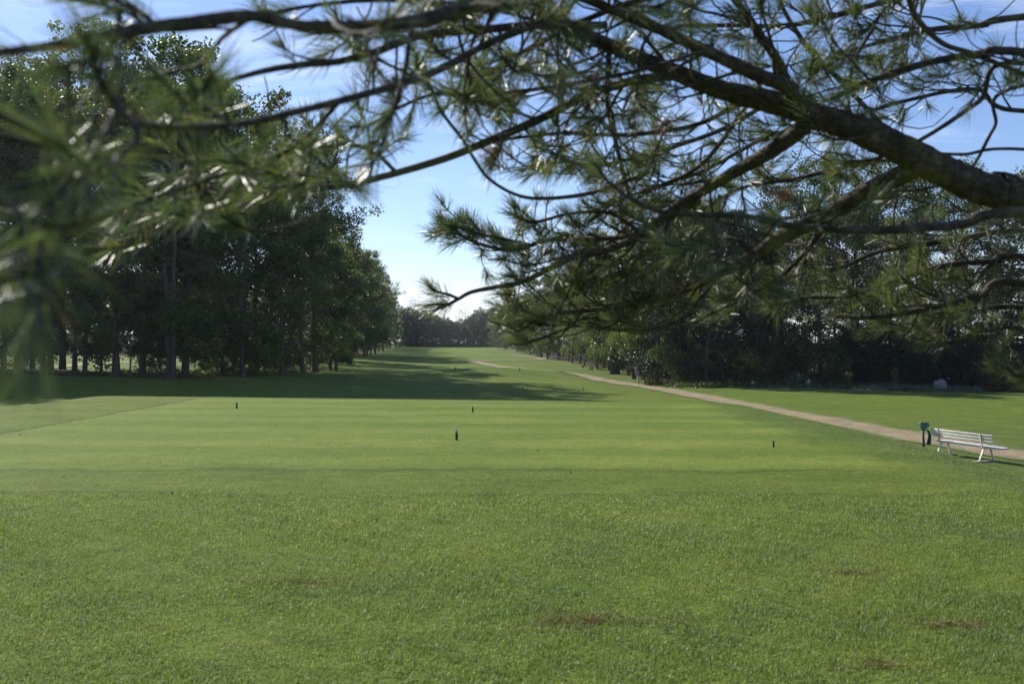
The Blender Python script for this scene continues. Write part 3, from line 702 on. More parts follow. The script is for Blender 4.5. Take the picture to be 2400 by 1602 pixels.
# labels that single each tree out, by its look and its place in its row
ORD = ['first', 'second', 'third', 'fourth', 'fifth', 'sixth', 'seventh', 'eighth', 'ninth', 'tenth', 'eleventh', 'twelfth', 'thirteenth', 'fourteenth', 'fifteenth', 'sixteenth', 'seventeenth', 'eighteenth', 'nineteenth', 'twentieth']
TENS = {20: 'twenty', 30: 'thirty', 40: 'forty', 50: 'fifty', 60: 'sixty', 70: 'seventy', 80: 'eighty', 90: 'ninety'}
def ordw(n):
    if n < 20: return ORD[n]
    t = (n+1)//10*10; r = (n+1) % 10
    return {20: 'twentieth', 30: 'thirtieth', 40: 'fortieth', 50: 'fiftieth', 60: 'sixtieth', 70: 'seventieth', 80: 'eightieth', 90: 'ninetieth'}.get(t) if r == 0 else TENS[t]+'-'+ORD[r-1]
LOOK = {'broad': 'tall dark broadleaf tree', 'mid': 'slimmer low-crowned broadleaf tree', 'thin': 'tall airy tree with sky showing through', 'young': 'short thin young tree', 'dark': 'dense dark evergreen', 'far': 'small distant tree', 'bare': 'leafless pale tree', 'spruce': 'low dark spruce with drooping boughs', 'bush': 'low leafy bush'}
def label_set(lst, where, group, cat='tree'):
    by = {}
    for e in lst: by.setdefault(e['_k'], []).append(e)
    for k, es in by.items():
        es.sort(key=lambda e: e.location[0]/e.location[1])
        for n, e in enumerate(es):
            o = 'only' if len(es) == 1 else ordw(n)
            tag(e, f"{LOOK[k]} {where}, {o} such from left" if len(es) > 1 else f"{LOOK[k]} {where}, the only such one", 'bush' if k == 'bush' else cat, group)
label_set(LW, 'in the left front belt', 'trees in the front belt of the left wood')
label_set(LE, 'along the left fairway edge', 'trees along the left edge of the fairway')
label_set(LM, 'at the foot of the left wood', 'bushes at the foot of the left wood')
BL = []
for k, px in enumerate(list(range(-260, 560, 30))+list(range(-250, 800, 30))):
    d = random.uniform(195, 215)+(25 if k > 27 else 0); BL.append(tree(random.choice(['mid', 'broad']), 0, onground((px+random.uniform(-15, 15)-CX)/FPX*d, d), random.uniform(14, 20)))
for k, px in enumerate(range(1560, 2560, 90)):
    d = random.uniform(112, 122); BL.append(tree('mid', k % 3, onground((px-CX)/FPX*d, d), random.uniform(12, 15)))
label_set([e for e in BL if e.location[0] < 0], 'beyond the lawn behind the wood', 'trees beyond the lawn behind the left wood')
label_set([e for e in BL if e.location[0] > 0], 'in the garden back row', 'back row of trees behind the garden bed')
label_set(FL, 'closing the far end', 'trees closing the far end of the fairway')
label_set(RW, 'along the right fairway edge', 'trees along the right edge of the fairway')
label_set(RF, 'behind the garden bed', 'trees behind the garden bed')
label_set(BR, 'under the right-hand trees', 'bushes under the right-hand trees')
tag(bush_left, 'round leafy bush before the lawn path at the far left', 'bush')
for e in TREES: del e['_k']

# old thick stump-like trunk and leaning tree beside the sign post
def stump():
    b = hit(1441, 876); mb = MB()
    mb.tube(np.array([[0, 0, -.2], [0, 0, .15], [0.0, 0.05, 1.0], [-.05, 0.1, 2.6], [0.1, .1, 5.0], [0.3, .2, 8.5]]), [0.72, .55, .46, .42, .33, .16], 12, rough=.06)
    e = empty('broadleaf_tree', b); mb.build('trunk', M['bark'], e)
    cs = np.array([[random.gauss(0.3, 1.5), random.gauss(0, 1.5), random.uniform(4.2, 10.5)] for _ in range(60)])
    V, F = leaf_cloud(cs, rng.uniform(.4, .9, 60), 110, .17); mesh_np('crown', V, F, M['leaf'], e, smooth=False)
    tag(e, 'old tree with a very thick dark trunk left of the sign post', 'tree')
    b = hit(1487, 888); mb = MB(); e = empty('broadleaf_tree', b)
    mb.tube(catmull([[0, 0, -.2], [-0.25, 0, 1.0], [-.65, 0.1, 2.3], [-1.35, .2, 3.7], [-1.6, .2, 6]], 4), np.linspace(.24, .07, 17), 8, rough=.04)
    mb.build('trunk', M['bark'], e)
    cs = np.array([[random.gauss(-1.2, 1.1), random.gauss(0, 1.1), random.uniform(3.0, 8)] for _ in range(45)])
    V, F = leaf_cloud(cs, rng.uniform(.35, .8, 45), 90, .16); mesh_np('crown', V, F, M['leaf_light'], e, smooth=False)
    tag(e, 'tree with a slanting trunk just left of the sign post', 'tree')
stump()

# ------------------------------------------------------------ objects on the course
def marker(px, py, label, s=1.0, knot=True, faces=True):
    b = hit(px, py); e = empty('tee_marker', b, 0.0, s)
    mb = MB(); sides = 12
    zs = [-0.02, 0.0, 0.03, 0.07, 0.10, 0.118]; rr = [0.021, 0.021, 0.0195, 0.0185, 0.019, 0.0185]
    a = np.linspace(0, 2*math.pi, sides, endpoint=False); V = []
    for z, r in zip(zs, rr): V.append(np.stack([np.cos(a)*r*(1+.05*rng.standard_normal(sides)), np.sin(a)*r*(1+.05*rng.standard_normal(sides)), np.full(sides, z)], -1))
    top = np.stack([np.cos(a)*.0175, np.sin(a)*.0175, 0.139+np.sin(a)*0.019], -1); V.append(top)       # slanted cut towards the camera
    V = np.array(V).reshape(-1, 3); n = len(zs)+1
    i = np.arange(n-1)[:, None]*sides; j = np.arange(sides); k = (j+1) % sides
    mb.add(V, np.stack([i+j, i+k, i+sides+k, i+sides+j], -1).reshape(-1, 4))
    if knot: mb.tube(np.array([[.012, -.004, .066], [.026, -.006, .075], [.030, -.006, .078]]), [.012, .009, .003], 7)
    st = mb.build('log_stub', M['stump'], e)
    c = MB(); cv = np.vstack([[[0, 0, 0.1395]], top*np.array([.98, .98, 1])+np.array([0, -.0002, .0015])]); cv[0, 2] = 0.1405
    c.add(cv, None, [(0, 1+q, 1+(q+1) % sides) for q in range(sides)])
    c.build('cut_face', M['cut'], e, smooth=False)
    return tag(e, label, 'tee marker', 'log tee markers')
marker(1070, 1031, 'small log stub tee marker with a side knot, nearest on the tee', 1.12)
marker(1813, 1048, 'thin log stub tee marker near the right edge of the tee', 0.80, False)
marker(1108, 966, 'log stub tee marker near the middle of the tee back edge', 0.98, False)
marker(555, 957, 'log stub tee marker at the left near the tee back edge', 1.1)
marker(1067, 867, 'tiny far tee marker where shadow ends left of the path bend', 2.2, False)
marker(1218, 869, 'tiny far tee marker on the rise just before the hidden path', 2.2, False)
marker(1225, 912, 'mid-fairway tee marker standing in the tree shadow', 1.6, False)
marker(1367, 914, 'mid-fairway tee marker right of the one in the shadow', 1.6, False)

def bench():
    # legs' ground points from the photograph; bench seen from behind
    A = hit(2203, 1068, 24); Bp = hit(2302, 1091, 24)
    B0 = P(2203, 1067, 31)[:2]; B1 = P(2302, 1090, 29.4)[:2]
    ux = nrm(np.append(B1-B0, 0)); 
    fy = np.array([-ux[1], ux[0], 0])            # away from camera = front of seat
    if fy[1] < 0: fy = -fy
    mid = (B0+B1)/2; z0 = float(ground(B0[0], B0[1])); z1 = float(ground(B1[0], B1[1]))
    zb = (z0+z1)/2; slope = (z1-z0)/np.linalg.norm(B1-B0)
    e = empty('park_bench', (mid[0], mid[1], zb))
    ux3 = nrm(ux+np.array([0, 0, slope])); up = np.array([0, 0, 1.]); AX = np.array([ux3, fy, np.cross(ux3, fy) if np.cross(ux3, fy)[2] > 0 else -np.cross(ux3, fy)])
    W = lambda a, f, z: ux3*a+fy*f+up*z
    L = 2.62
    mb = MB()
    for k in range(2):
        f = 0.16+k*0.205
        mb.box(W(0.17, f, 0.435), (L-.14, 0.19, 0.045), AX)
    mb.build('seat', M['bench'], e, smooth=False, bevel=0.006)
    tilt = R(12); ab = np.array([ux3, fy*math.cos(tilt)+up*math.sin(tilt), up*math.cos(tilt)-fy*math.sin(tilt)])
    for k in range(3):
        zz = 0.615+k*0.092; f = -0.02-(zz-0.44)*math.tan(tilt)
        s = MB(); s.box(W(0.07, f+0.025, zz), (L-.16, 0.028, 0.066), ab); s.build('backrest', M['bench'], e, smooth=False, bevel=0.006)
    for a in (-.85, .85):
        m = MB(); f0 = -0.02
        pts = catmull([W(a, 0.34, 0.395), W(a, 0.10, 0.392), W(a, 0.0, 0.41), W(a, -0.02, 0.47), W(a, -0.045, 0.60), W(a, -0.095, 0.84)], 5)
        T = pts
        for q in range(len(T)-1):
            dd = nrm(T[q+1]-T[q]); nn = np.cross(ux3, dd)
            m.box((T[q]+T[q+1])/2, (0.05, np.linalg.norm(T[q+1]-T[q])+0.004, 0.016), np.array([ux3, dd, nn]))
        m.build('support', M['steel'], e, smooth=False)
        for f1, f2 in ((0.06, -0.14), (0.30, 0.44)):
            m = MB(); p0 = W(a, f1, 0.40); p1 = W(a, f2, -0.04); dd = nrm(p1-p0)
            m.box((p0+p1)/2, (0.055, np.linalg.norm(p1-p0), 0.035), np.array([ux3, dd, np.cross(ux3, dd)])); m.build('leg', M['bench'], e, smooth=False, bevel=0.004)
        m = MB()
        for k in range(2): 
            zz = 0.66+k*0.092; m.tube(np.array([W(a+.03, -.03-(zz-.44)*math.tan(tilt), zz), W(a+.09, -.03-(zz-.44)*math.tan(tilt), zz)]), .012, 6)
        m.build('bolt', M['dark_gap'], e, smooth=False)
    for a in (-.85, .85):
        m = MB(); m.box(W(a, 0.16, 0.012), (0.3, 0.78, 0.03), AX); m.build('footing', M['concrete'], e, smooth=False)
    return tag(e, 'white slatted bench seen from behind on the verge of the sandy path', 'bench')
bench()
def ball_washer():
    b0 = P(2166, 1058, 31.4)[:2]; b = onground(b0[0], b0[1]); e = empty('ball_washer', b)
    m = MB(); m.box((0, 0, .012), (0.62, 0.5, 0.03)); m.build('footing', M['concrete'], e, smooth=False, bevel=.01)
    m = MB(); m.tube(np.array([[0.0, 0, .0], [-.02, 0, .4], [-.045, 0, .82]]), [.036, .035, .035], 14); m.build('post', M['black_post'], e)
    # housing: boxy head with a rounded, drooping snout towards the right
    prof = np.array([[-.14, .79], [-.155, .98], [-.14, 1.0], [.05, 1.0], [.11, .985], [.135, .94], [.13, .87], [.10, .85], [.03, .80], [.0, .73], [-.04, .70], [-.06, .79]])
    for nme, y0, y1, sh in (('housing', -.085, .085, 0),):
        V = np.vstack([np.c_[prof[:, 0], np.full(len(prof), y0), prof[:, 1]], np.c_[prof[:, 0], np.full(len(prof), y1), prof[:, 1]]]); n = len(prof)
        import bmesh
        bm = bmesh.new(); vs = [bm.verts.new(v) for v in V]
        bm.faces.new(vs[:n]); bm.faces.new(vs[n:][::-1])
        for q in range(n): bm.faces.new((vs[q], vs[n+q], vs[n+(q+1) % n], vs[(q+1) % n]))
        bmesh.ops.recalc_face_normals(bm, faces=bm.faces); me = bpy.data.meshes.new('housing'); bm.to_mesh(me); bm.free(); me.materials.append(M['green_paint'])
        o = link(bpy.data.objects.new('housing', me), e); bv = o.modifiers.new('b', 'BEVEL'); bv.width = .018; bv.segments = 3
    m = MB(); m.tube(np.array([[0.01, -.06, .93], [.01, -.105, .93]]), [.016, .02], 8); m.build('plunger_knob', M['black_post'], e)
    m = MB(); m.tube(np.array([[.03, -.02, .80], [.06, -.03, .78], [.07, -.03, .76]]), .008, 6); m.build('towel_hook', M['steel'], e)
    tag(e, 'green ball washer on a dark post beside the white bench', 'ball washer')
    # towel: folded cloth hanging from the hook
    zs = np.linspace(0.775, 0.30, 22); xs = np.interp(zs, [.3, .45, .6, .70, .775], [.125, .155, .165, .12, .075]); wd = np.interp(zs, [.3, .5, .7, .775], [.068, .052, .034, .012])
    t = np.linspace(0, 2*math.pi, 20, endpoint=False); V = []
    for z, x, w_ in zip(zs, xs, wd):
        V.append(np.stack([x+np.cos(t)*w_*(1+.15*np.sin(5*t)), -.03+np.sin(t)*w_*.42*(1+.5*np.sin(4*t+z*3)), np.full(20, z)+.012*np.sin(3*t)], -1))
    V = np.array(V).reshape(-1, 3); i = np.arange(21)[:, None]*20; j = np.arange(20); k = (j+1) % 20
    t1 = empty('towel', b); tw = mesh_np('towel', V+b, np.stack([i+j, i+k, i+20+k, i+20+j], -1).reshape(-1, 4), M['towel'])
    bpy.data.objects.remove(t1)
    tag(tw, 'dark green towel hanging from the ball washer hook', 'towel')
ball_washer()
def sign_post():
    b = onground((1497-CX)/FPX*83, 83); e = empty('sign_post', b, 0.25); e.rotation_euler = (0, R(-9), 0.2)
    h = 44/FPX*b[1]
    m = MB(); m.box((0.04, 0.03, h*.45), (.11, .09, h*.96)); m.build('post', M['wood_grey'], e, smooth=False, bevel=.01)
    m = MB(); m.box((0, -.035, h*.72), (.30, .035, h*.55)); m.build('board', M['wood_grey'], e, smooth=False, bevel=.008)
    tag(e, 'leaning grey wooden post with a narrow board before the right trees', 'sign post')
sign_post()
def rock(name, b, sx_, sy_, sz_, mat, seed):
    r = np.random.default_rng(seed)
    import bmesh
    bm = bmesh.new(); bmesh.ops.create_icosphere(bm, subdivisions=4, radius=1)
    k = nrm(r.standard_normal((14, 3))); off = r.uniform(.72, .95, 14); ph = r.uniform(0, 6, 6)
    for v in bm.verts:
        c = np.array(v.co); l = 1.0
        for a, o_ in zip(k, off):
            dd = c @ a
            if dd > o_: c = c-a*(dd-o_)*.85
        c = c*(1+.035*math.sin(5*c[0]+ph[0])*math.sin(6*c[1]+ph[1])+.02*math.sin(13*c[2]+ph[2]))
        v.co = (c[0]*sx_, c[1]*sy_, c[2]*sz_)
    for f in bm.faces: f.smooth = True
    me = bpy.data.meshes.new(name); bm.to_mesh(me); bm.free(); me.materials.append(mat)
    o = link(bpy.data.objects.new(name, me)); o.location = b; return o
b = onground((2203-CX)/FPX*76.5, 76.5); o = rock('boulder', b+np.array([0, 0, .42]), .56, .46, .56, M['stone'], 3); tag(o, 'large rounded grey boulder in the silvery garden bed', 'boulder')
for px, d, s, lb in [(1894, 79, .33, 'upright pale stone at the back of the garden bed'), (1764, 79, .26, 'small pale stone post at the left end of the bed')]:
    b = onground((px-CX)/FPX*d, d); o = rock('standing_stone', b+np.array([0, 0, s*.9]), s*.55, s*.5, s*1.2, M['pale_stone'], px); tag(o, lb, 'stone')
def edging():
    xs = np.linspace(1735, 2110, 34); objs = MB()
    for n, px in enumerate(xs):
        if random.random() < .3: continue
        d = np.interp(px, [1735, 1850, 2110], [76.5, 77, 74]); b = onground((px-CX)/FPX*d, d)+np.array([0, random.uniform(-.15, .15), .03])
        a = random.gauss(0, .15); sx_, sy_, sz_ = random.uniform(.15, .5), random.uniform(.12, .2), random.uniform(.05, .15)
        ax = np.array([[math.cos(a), math.sin(a), random.gauss(0, .08)], [-math.sin(a), math.cos(a), 0], [0, 0, 1]])
        objs.box(b, (sx_, sy_, sz_), ax)
    o = objs.build('stone_edging', M['stone'], None, smooth=False, bevel=.03)
    tag(o, 'low row of rough pale stones edging the garden bed', 'edging')
edging()
def groundcover():
    cs = []
    for _ in range(520):
        px = random.uniform(2030, 2300) if random.random() < .75 else random.uniform(1780, 2330); d = random.uniform(75, 79.5)
        cs.append(onground((px-CX)/FPX*d, d)+np.array([0, 0, random.uniform(.02, .28)]))
    V, F = leaf_cloud(np.array(cs), rng.uniform(.12, .3, len(cs)), 22, .09); o = mesh_np('groundcover', V, F, M['silver'], smooth=False)
    tag(o, 'silvery low plants covering the garden bed around the boulder', 'ground cover', kind='stuff')
    cs = []
    for _ in range(700):
        px = random.uniform(1560, 2420); d = random.uniform(77, 84)
        cs.append(onground((px-CX)/FPX*d, d)+np.array([0, 0, random.uniform(.02, .35)]))
    V, F = leaf_cloud(np.array(cs), rng.uniform(.2, .45, len(cs)), 26, .11); o = mesh_np('undergrowth', V, F, M['leaf'], smooth=False)
    tag(o, 'dark tangled undergrowth at the foot of the right trees', 'undergrowth', kind='stuff')
    cs = []
    for _ in range(420):
        y = random.uniform(66, 95) if random.random() < .6 else random.uniform(90, 200); x = float(eL(y))-random.uniform(.5, 10)
        cs.append(onground(x, y)+np.array([0, 0, random.uniform(.02, .22)]))
    V, F = leaf_cloud(np.array(cs), rng.uniform(.25, .6, len(cs)), 22, .13, .4); o = mesh_np('undergrowth', V, F, M['leaf_light'], smooth=False)
    tag(o, 'patchy low undergrowth between the trunks of the left wood', 'undergrowth', kind='stuff')
groundcover()
def sapling(px, d, h, label):
    b = onground((px-CX)/FPX*d, d); e = empty('sapling', b); m = MB(); cs = []
    for k in range(4):
        a = k*1.7; p = catmull([[0, 0, 0], [math.cos(a)*.08, math.sin(a)*.08, h*.5], [math.cos(a)*.2, math.sin(a)*.2, h*random.uniform(.8, 1)]], 4); m.tube(p, .012, 4)
        cs += [q for q in p[2:]]
    m.build('stems', M['bark'], e); V, F = leaf_cloud(np.array(cs), np.full(len(cs), .17), 12, .11); mesh_np('foliage', V, F, M['leaf_light'], e, smooth=False)
    tag(e, label, 'sapling')
sapling(1988, 77, 1.35, 'thin leafy sapling at the right end of the stone edging'); sapling(2097, 77, 1.65, 'taller thin sapling before the dark spruces')
def tuft_plant(px, d, h, n, name, mat, label, cat, wide=.35):
    b = onground((px-CX)/FPX*d, d); m = MB()
    for _ in range(n):
        a = random.random()*6.28; r0 = random.random()*wide; l = random.uniform(.1, .45)*h
        p = np.array([[math.cos(a)*r0, math.sin(a)*r0, 0], [math.cos(a)*(r0+l*.4), math.sin(a)*(r0+l*.4), h*.6], [math.cos(a)*(r0+l), math.sin(a)*(r0+l), h*random.uniform(.7, 1)]])
        m.tube(p, [.012, .012, .02], 3, cap=False)
    o = m.build(name, mat); o.location = b; tag(o, label, cat)
tuft_plant(2322, 77, 1.0, 60, 'flower_stalks', M['rust'], 'upright reddish brown stalks right of the boulder', 'plant', .9)
tuft_plant(2120, 75, .3, 60, 'low_plant', M['rust'], 'small rusty orange plant on the lawn edge left of the boulder', 'plant', .3)
tuft_plant(1526, 81, 1.1, 40, 'dry_grass_clump', M['dry'], 'pale dry grass clump beside the sign post trees', 'plant', .5)

# ------------------------------------------------------------ the pine overhead
random.seed(5); rng = np.random.default_rng(5)
pine = empty('pine_tree', onground(3.5, 3.7)); pine['label'] = 'pine tree whose limbs and needle tufts hang across the top of the view'; pine['category'] = 'tree'
PB = np.array(pine.location)
TRUNK = np.array([3.5, 3.7, 0])
def tr_at(z): return np.array([3.5+0.02*(z-2), 3.7, z])
tm = MB(); tz = np.linspace(1.6, 11.5, 26)
tm.tube(np.array([tr_at(z) for z in tz])-PB, np.interp(tz, [1.6, 2.0, 3.5, 11.5], [.30, .23, .20, .05]), 14, rough=.04); tm.build('trunk', M['pine_bark'], pine)

# lowest picture row (photo px) that foliage reaches, as pruned by the wind and the mower
LOWX = [-400, 0, 100, 190, 240, 300, 420, 600, 760, 850, 880, 960, 1000, 1010, 1060, 1140, 1200, 1290, 1350, 1440, 1700, 1760, 1860, 1950, 2040, 2120, 2300, 2330, 2400, 2800]
LOWY = [960, 930, 880, 800, 700, 590, 560, 560, 520, 480, 430, 420, 470, 735, 745, 760, 815, 830, 800, 785, 790, 760, 735, 740, 770, 815, 830, 900, 930, 960]
HOLES = [(1010, 680, 130, 45), (940, 560, 60, 110), (1090, 440, 130, 42), (1030, 400, 70, 35), (50, 40, 130, 75), (470, 125, 50, 25), (60, 250, 60, 90), (1110, 655, 55, 22),
         (700, 205, 60, 35), (2290, 310, 70, 40), (1000, 620, 90, 60), (1080, 665, 70, 40), (1290, 440, 90, 20), (920, 500, 60, 60), (1000, 310, 45, 30)]
FREE = [False]
def blocked(p, slack=0):
    x, y = proj(p)
    if p[1] < 0.25: return True
    if p[1] < 0.62 and -500 < x < 2900 and y > -500: return True
    L = 22 if p[1] > 2 else 35
    if y+L-slack > np.interp(x, LOWX, LOWY): return True
    for hx, hy, a, b in ([] if FREE[0] else HOLES):
        if ((x-hx)/(a+L*.5))**2+((y-hy)/(b+L*.6))**2 < 1: return True
    return False

class Needles:
    def __init__(s): s.b = []; s.d = []; s.l = []; s.c = []
    def tuft(s, p, d, n=70, L=0.095, shoot=0.07, spread=1.0):
        d = nrm(d); a = nrm(np.cross(d, rng.standard_normal(3))); b = np.cross(d, a)
        t = rng.random(n)**0.8; az = rng.random(n)*6.283
        ang = (0.30+0.75*(1-t)+0.12*rng.standard_normal(n))*spread
        dirs = d*np.cos(ang)[:, None]+(a*np.cos(az)[:, None]+b*np.sin(az)[:, None])*np.sin(ang)[:, None]
        s.b.append(p-d*shoot*(1-t)[:, None]); s.d.append(dirs); s.l.append(L*(0.7+0.4*rng.random(n))); s.c.append(np.tile(d, (n, 1)))
    def build(s, parent, width=0.0019):
        if not s.b: return
        b = np.vstack(s.b)-PB; d = np.vstack(s.d); l = np.concatenate(s.l)[:, None]; c = np.vstack(s.c); n = len(b)
        w_ = nrm(np.cross(d, rng.standard_normal((n, 3))))*width/2
        sag = np.array([0, 0, -1])*0.05*l+c*l*0.10
        m1 = b+d*l*0.5+sag*0.2; m2 = b+d*l+sag
        tw = nrm(np.cross(d, rng.standard_normal((n, 3))))*width/2*0.5
        V = np.stack([b-w_, b+w_, m1+w_, m1-w_, m2+w_*0.35, m2-w_*0.35], 1).reshape(-1, 3); k = np.arange(n)[:, None]*6
        mesh_np('needles', V, np.vstack([k+np.array([0, 1, 2, 3]), k+np.array([3, 2, 4, 5])]), M['needle'], parent, smooth=False)
def curve(p, d, L, n=7, droop=0.0, lift=0.0, wob=0.12):
    pts = [p]; d = nrm(d)
    for i in range(n):
        t = i/n; d = nrm(d+np.array([random.gauss(0, wob), random.gauss(0, wob), random.gauss(0, wob)-droop*(1-t)+lift*t])); pts.append(pts[-1]+d*L/n)
    return np.array(pts)
def cone_mesh(parent, p, d):
    d = nrm(d); a = nrm(np.cross(d, [0.3, .5, 1])); b = np.cross(d, a); m = MB()
    for k in range(60):
        t = k/60; az = k*2.4; r = 0.019*math.sin(math.pi*(0.12+.8*t))**.7+.002; c = p+d*t*.055; o = a*math.cos(az)+b*math.sin(az)
        s_ = np.cross(d, o)*.006; e1 = c+o*r+d*.004
        m.add(np.array([c-s_, c+s_, e1+s_*1.2, e1+o*.003+d*.004, e1-s_*1.2]), None, [(0, 1, 2), (0, 2, 4), (4, 2, 3)])
    m.tube(np.array([p, p+d*.05]), [.008, .004], 6); m.build('pine_cone', M['cone'], parent)

def branch(pix, radpx, dens=1.0, t0=0.0, t1=1.0, sl=(0.22, 0.55), tail=None, tuftn=66, nl=0.069, world_tail=None, cones=0, twig_up=0.25, inner=0.0, end=True, free=False):
    FREE[0] = free
    """pix: (px, py, distance); radii in photo px at each point; dens: side shoots per metre factor"""
    pts = [P(*q) for q in pix]; rad = [r*q[2]/FPX for r, q in zip(radpx, pix)]
    if world_tail: 
        pts = [np.array(q[:3], float) for q in world_tail]+pts; rad = [q[3] for q in world_tail]+rad
    pts = np.array(pts); n0 = len(world_tail) if world_tail else 0
    C = catmull(pts, 10); rr = np.interp(np.linspace(0, 1, len(C)), np.linspace(0, 1, len(rad)), rad)
    mb = MB(); nd = Needles(); thick = max(rad) > .03
    mb.tube(C-PB, np.maximum(rr, .0022), 16 if thick else 8, rough=.05 if thick else .03)
    seg = np.linalg.norm(np.diff(C, axis=0), axis=1); S = np.concatenate([[0], np.cumsum(seg)]); Lt = S[-1]
    s0 = S[n0*10] if n0 else 0.0
    s = s0+t0*(Lt-s0)+random.uniform(0, .1); side = 1
    Tn = nrm(np.gradient(C, axis=0))
    while s < s0+t1*(Lt-s0):
        k = min(int(np.searchsorted(S, s)), len(C)-1); p = C[k]; T = Tn[k]
        side = -side
        h = nrm(np.cross(T, [0, 0, 1])); roll = random.gauss(0, .8); u = np.cross(h, T)
        sd = (h*math.cos(roll)+u*math.sin(roll)*1.0)*side
        rem = (s-s0)/(Lt-s0); L = random.uniform(*sl)*(1.1-0.45*rem)
        d = nrm(T*random.uniform(.35, .95)+sd*random.uniform(.5, 1.0)+np.array([0, random.uniform(0, .6) if p[1] > 1.4 else 0, random.gauss(.05, .2)]))
        b = curve(p, d, L, 8, droop=0.10, lift=twig_up)
        s += random.uniform(.06, .13)/dens/(1.3 if p[1] > 2.3 else .72)
        ok = [not blocked(q, 12) for q in b]
        if not all(ok[:3]): continue
        kk = ok.index(False) if False in ok else len(b)
        if kk < 4: continue
        b = b[:kk]
        r0 = min(max(rr[k]*0.55, .0028), .0065)*(0.6+L); mb.tube(b-PB, np.linspace(r0, .0019, len(b)), 5, cap=False)
        # tertiary twigs with tufts at their ends
        m = int(L*len(b)/9*13*random.uniform(.7, 1.2))
        for q in range(m):
            f = random.uniform(.3 if inner == 0 else .1, .95); j = min(int(f*(len(b)-1)), len(b)-2); pb = b[j]+(b[j+1]-b[j])*random.random(); Tb = nrm(b[j+1]-b[j])
            d2 = nrm(Tb*random.uniform(.3, 1)+nrm(rng.standard_normal(3)*np.array([1, 1, .6]))*.8+np.array([0, 0, random.uniform(-.1, .3)]))
            l2 = random.uniform(.06, .17); tb = curve(pb, d2, l2, 4, 0.05, .3, .1)
            if blocked(tb[-1]): continue
            mb.tube(tb-PB, np.linspace(.003, .0019, len(tb)), 4, cap=False)
            if random.random() < (1 if free else .55 if p[1] < 2.2 else .80): nd.tuft(tb[-1], tb[-1]-tb[-2], int(tuftn*random.uniform(.6, 1.2)), nl*random.uniform(.85, 1.1), random.uniform(.03, .07))
        for _ in range(0 if free else random.choice((0, 1, 2)) if p[1] > 2.2 else random.choice((0, 1))):
            q = random.randrange(1, len(b)-1); bt = curve(b[q], nrm(b[q+1]-b[q]+rng.standard_normal(3)*.8), random.uniform(.15, .4), 8, .1, .4, .16)
            if not any(blocked(z_, 20) for z_ in bt): mb.tube(bt-PB, np.linspace(.0032, .0015, len(bt)), 4, cap=False)
        if not blocked(b[-1]): nd.tuft(b[-1], b[-1]-b[-2], tuftn, nl, .09)
    if end: nd.tuft(C[-1], Tn[-1], tuftn+20, nl, .10)
    o = mb.build('branch', M['pine_bark'], pine); nd.build(o)
    for _ in range(cones):
        k = random.randrange(len(C)//2, len(C)); cone_mesh(o, C[k]-PB, nrm(rng.standard_normal(3)+np.array([0, 0, -.5])))
    return o
T = lambda z, r: (*tr_at(z), r)
# main limb across the upper right
branch([(2400, 466, 3.25), (2336, 452, 3.22), (2251, 420, 3.2), (2145, 366, 3.15), (2038, 315, 3.12), (1932, 277, 3.1), (1804, 238, 3.08), (1698, 213, 3.05), (1570, 165, 3.0), (1425, 106, 2.95), (1340, 66, 2.9), (1250, 20, 2.85), (1150, -60, 2.8), (1000, -150, 2.7)],
       [39, 38, 37, 36, 34, 30, 27, 23, 19, 16, 13, 11, 8, 5], 0.7, .25, world_tail=[T(3.35, .08), (2.6, 3.45, 3.62, .067)], sl=(.2, .45), cones=0)
branch([(1860, 232, 3.0), (1847, 204, 2.95), (1783, 179, 2.9), (1698, 140, 2.85), (1562, 77, 2.8), (1480, 42, 2.75), (1400, 9, 2.7), (1280, -40, 2.6), (1150, -100, 2.5)], [20, 18, 17, 15, 13, 12, 11, 8, 4], .8, .1, sl=(.15, .4))
branch([(1850, 210, 3.1), (1820, 140, 3.05), (1783, 85, 3.0), (1723, 0, 2.95), (1660, -80, 2.9), (1600, -160, 2.8)], [13, 12, 10, 9, 7, 4], .8, .1)
# branch dropping left from the limb to the long tip over the fairway
branch([(1900, 275, 3.1), (1880, 300, 3.12), (1804, 356, 3.2), (1698, 417, 3.35), (1592, 481, 3.5), (1500, 552, 3.6), (1420, 585, 3.68), (1330, 609, 3.75), (1230, 658, 3.8), (1165, 672, 3.83), (1106, 684, 3.85), (1075, 700, 3.86), (1049, 714, 3.87), (1022, 725, 3.88)],
       [22, 21, 18, 14, 12, 10, 9, 8, 6.5, 5.5, 5, 4.5, 4, 3], 1.1, .22, .74, sl=(.18, .42), cones=0)
# pale sunlit branch through the middle right
branch([(2150, 385, 3.15), (2124, 404, 3.18), (2017, 455, 3.3), (1924, 511, 3.4), (1826, 558, 3.5), (1770, 598, 3.55), (1698, 632, 3.6), (1634, 666, 3.68), (1549, 696, 3.75), (1443, 719, 3.85), (1388, 726, 3.9), (1273, 737, 4.0), (1201, 752, 4.05)],
       [26, 24, 20, 18, 17, 15, 13, 11, 9, 7.5, 6, 5, 3.5], 1.15, .3, sl=(.18, .42), cones=0)
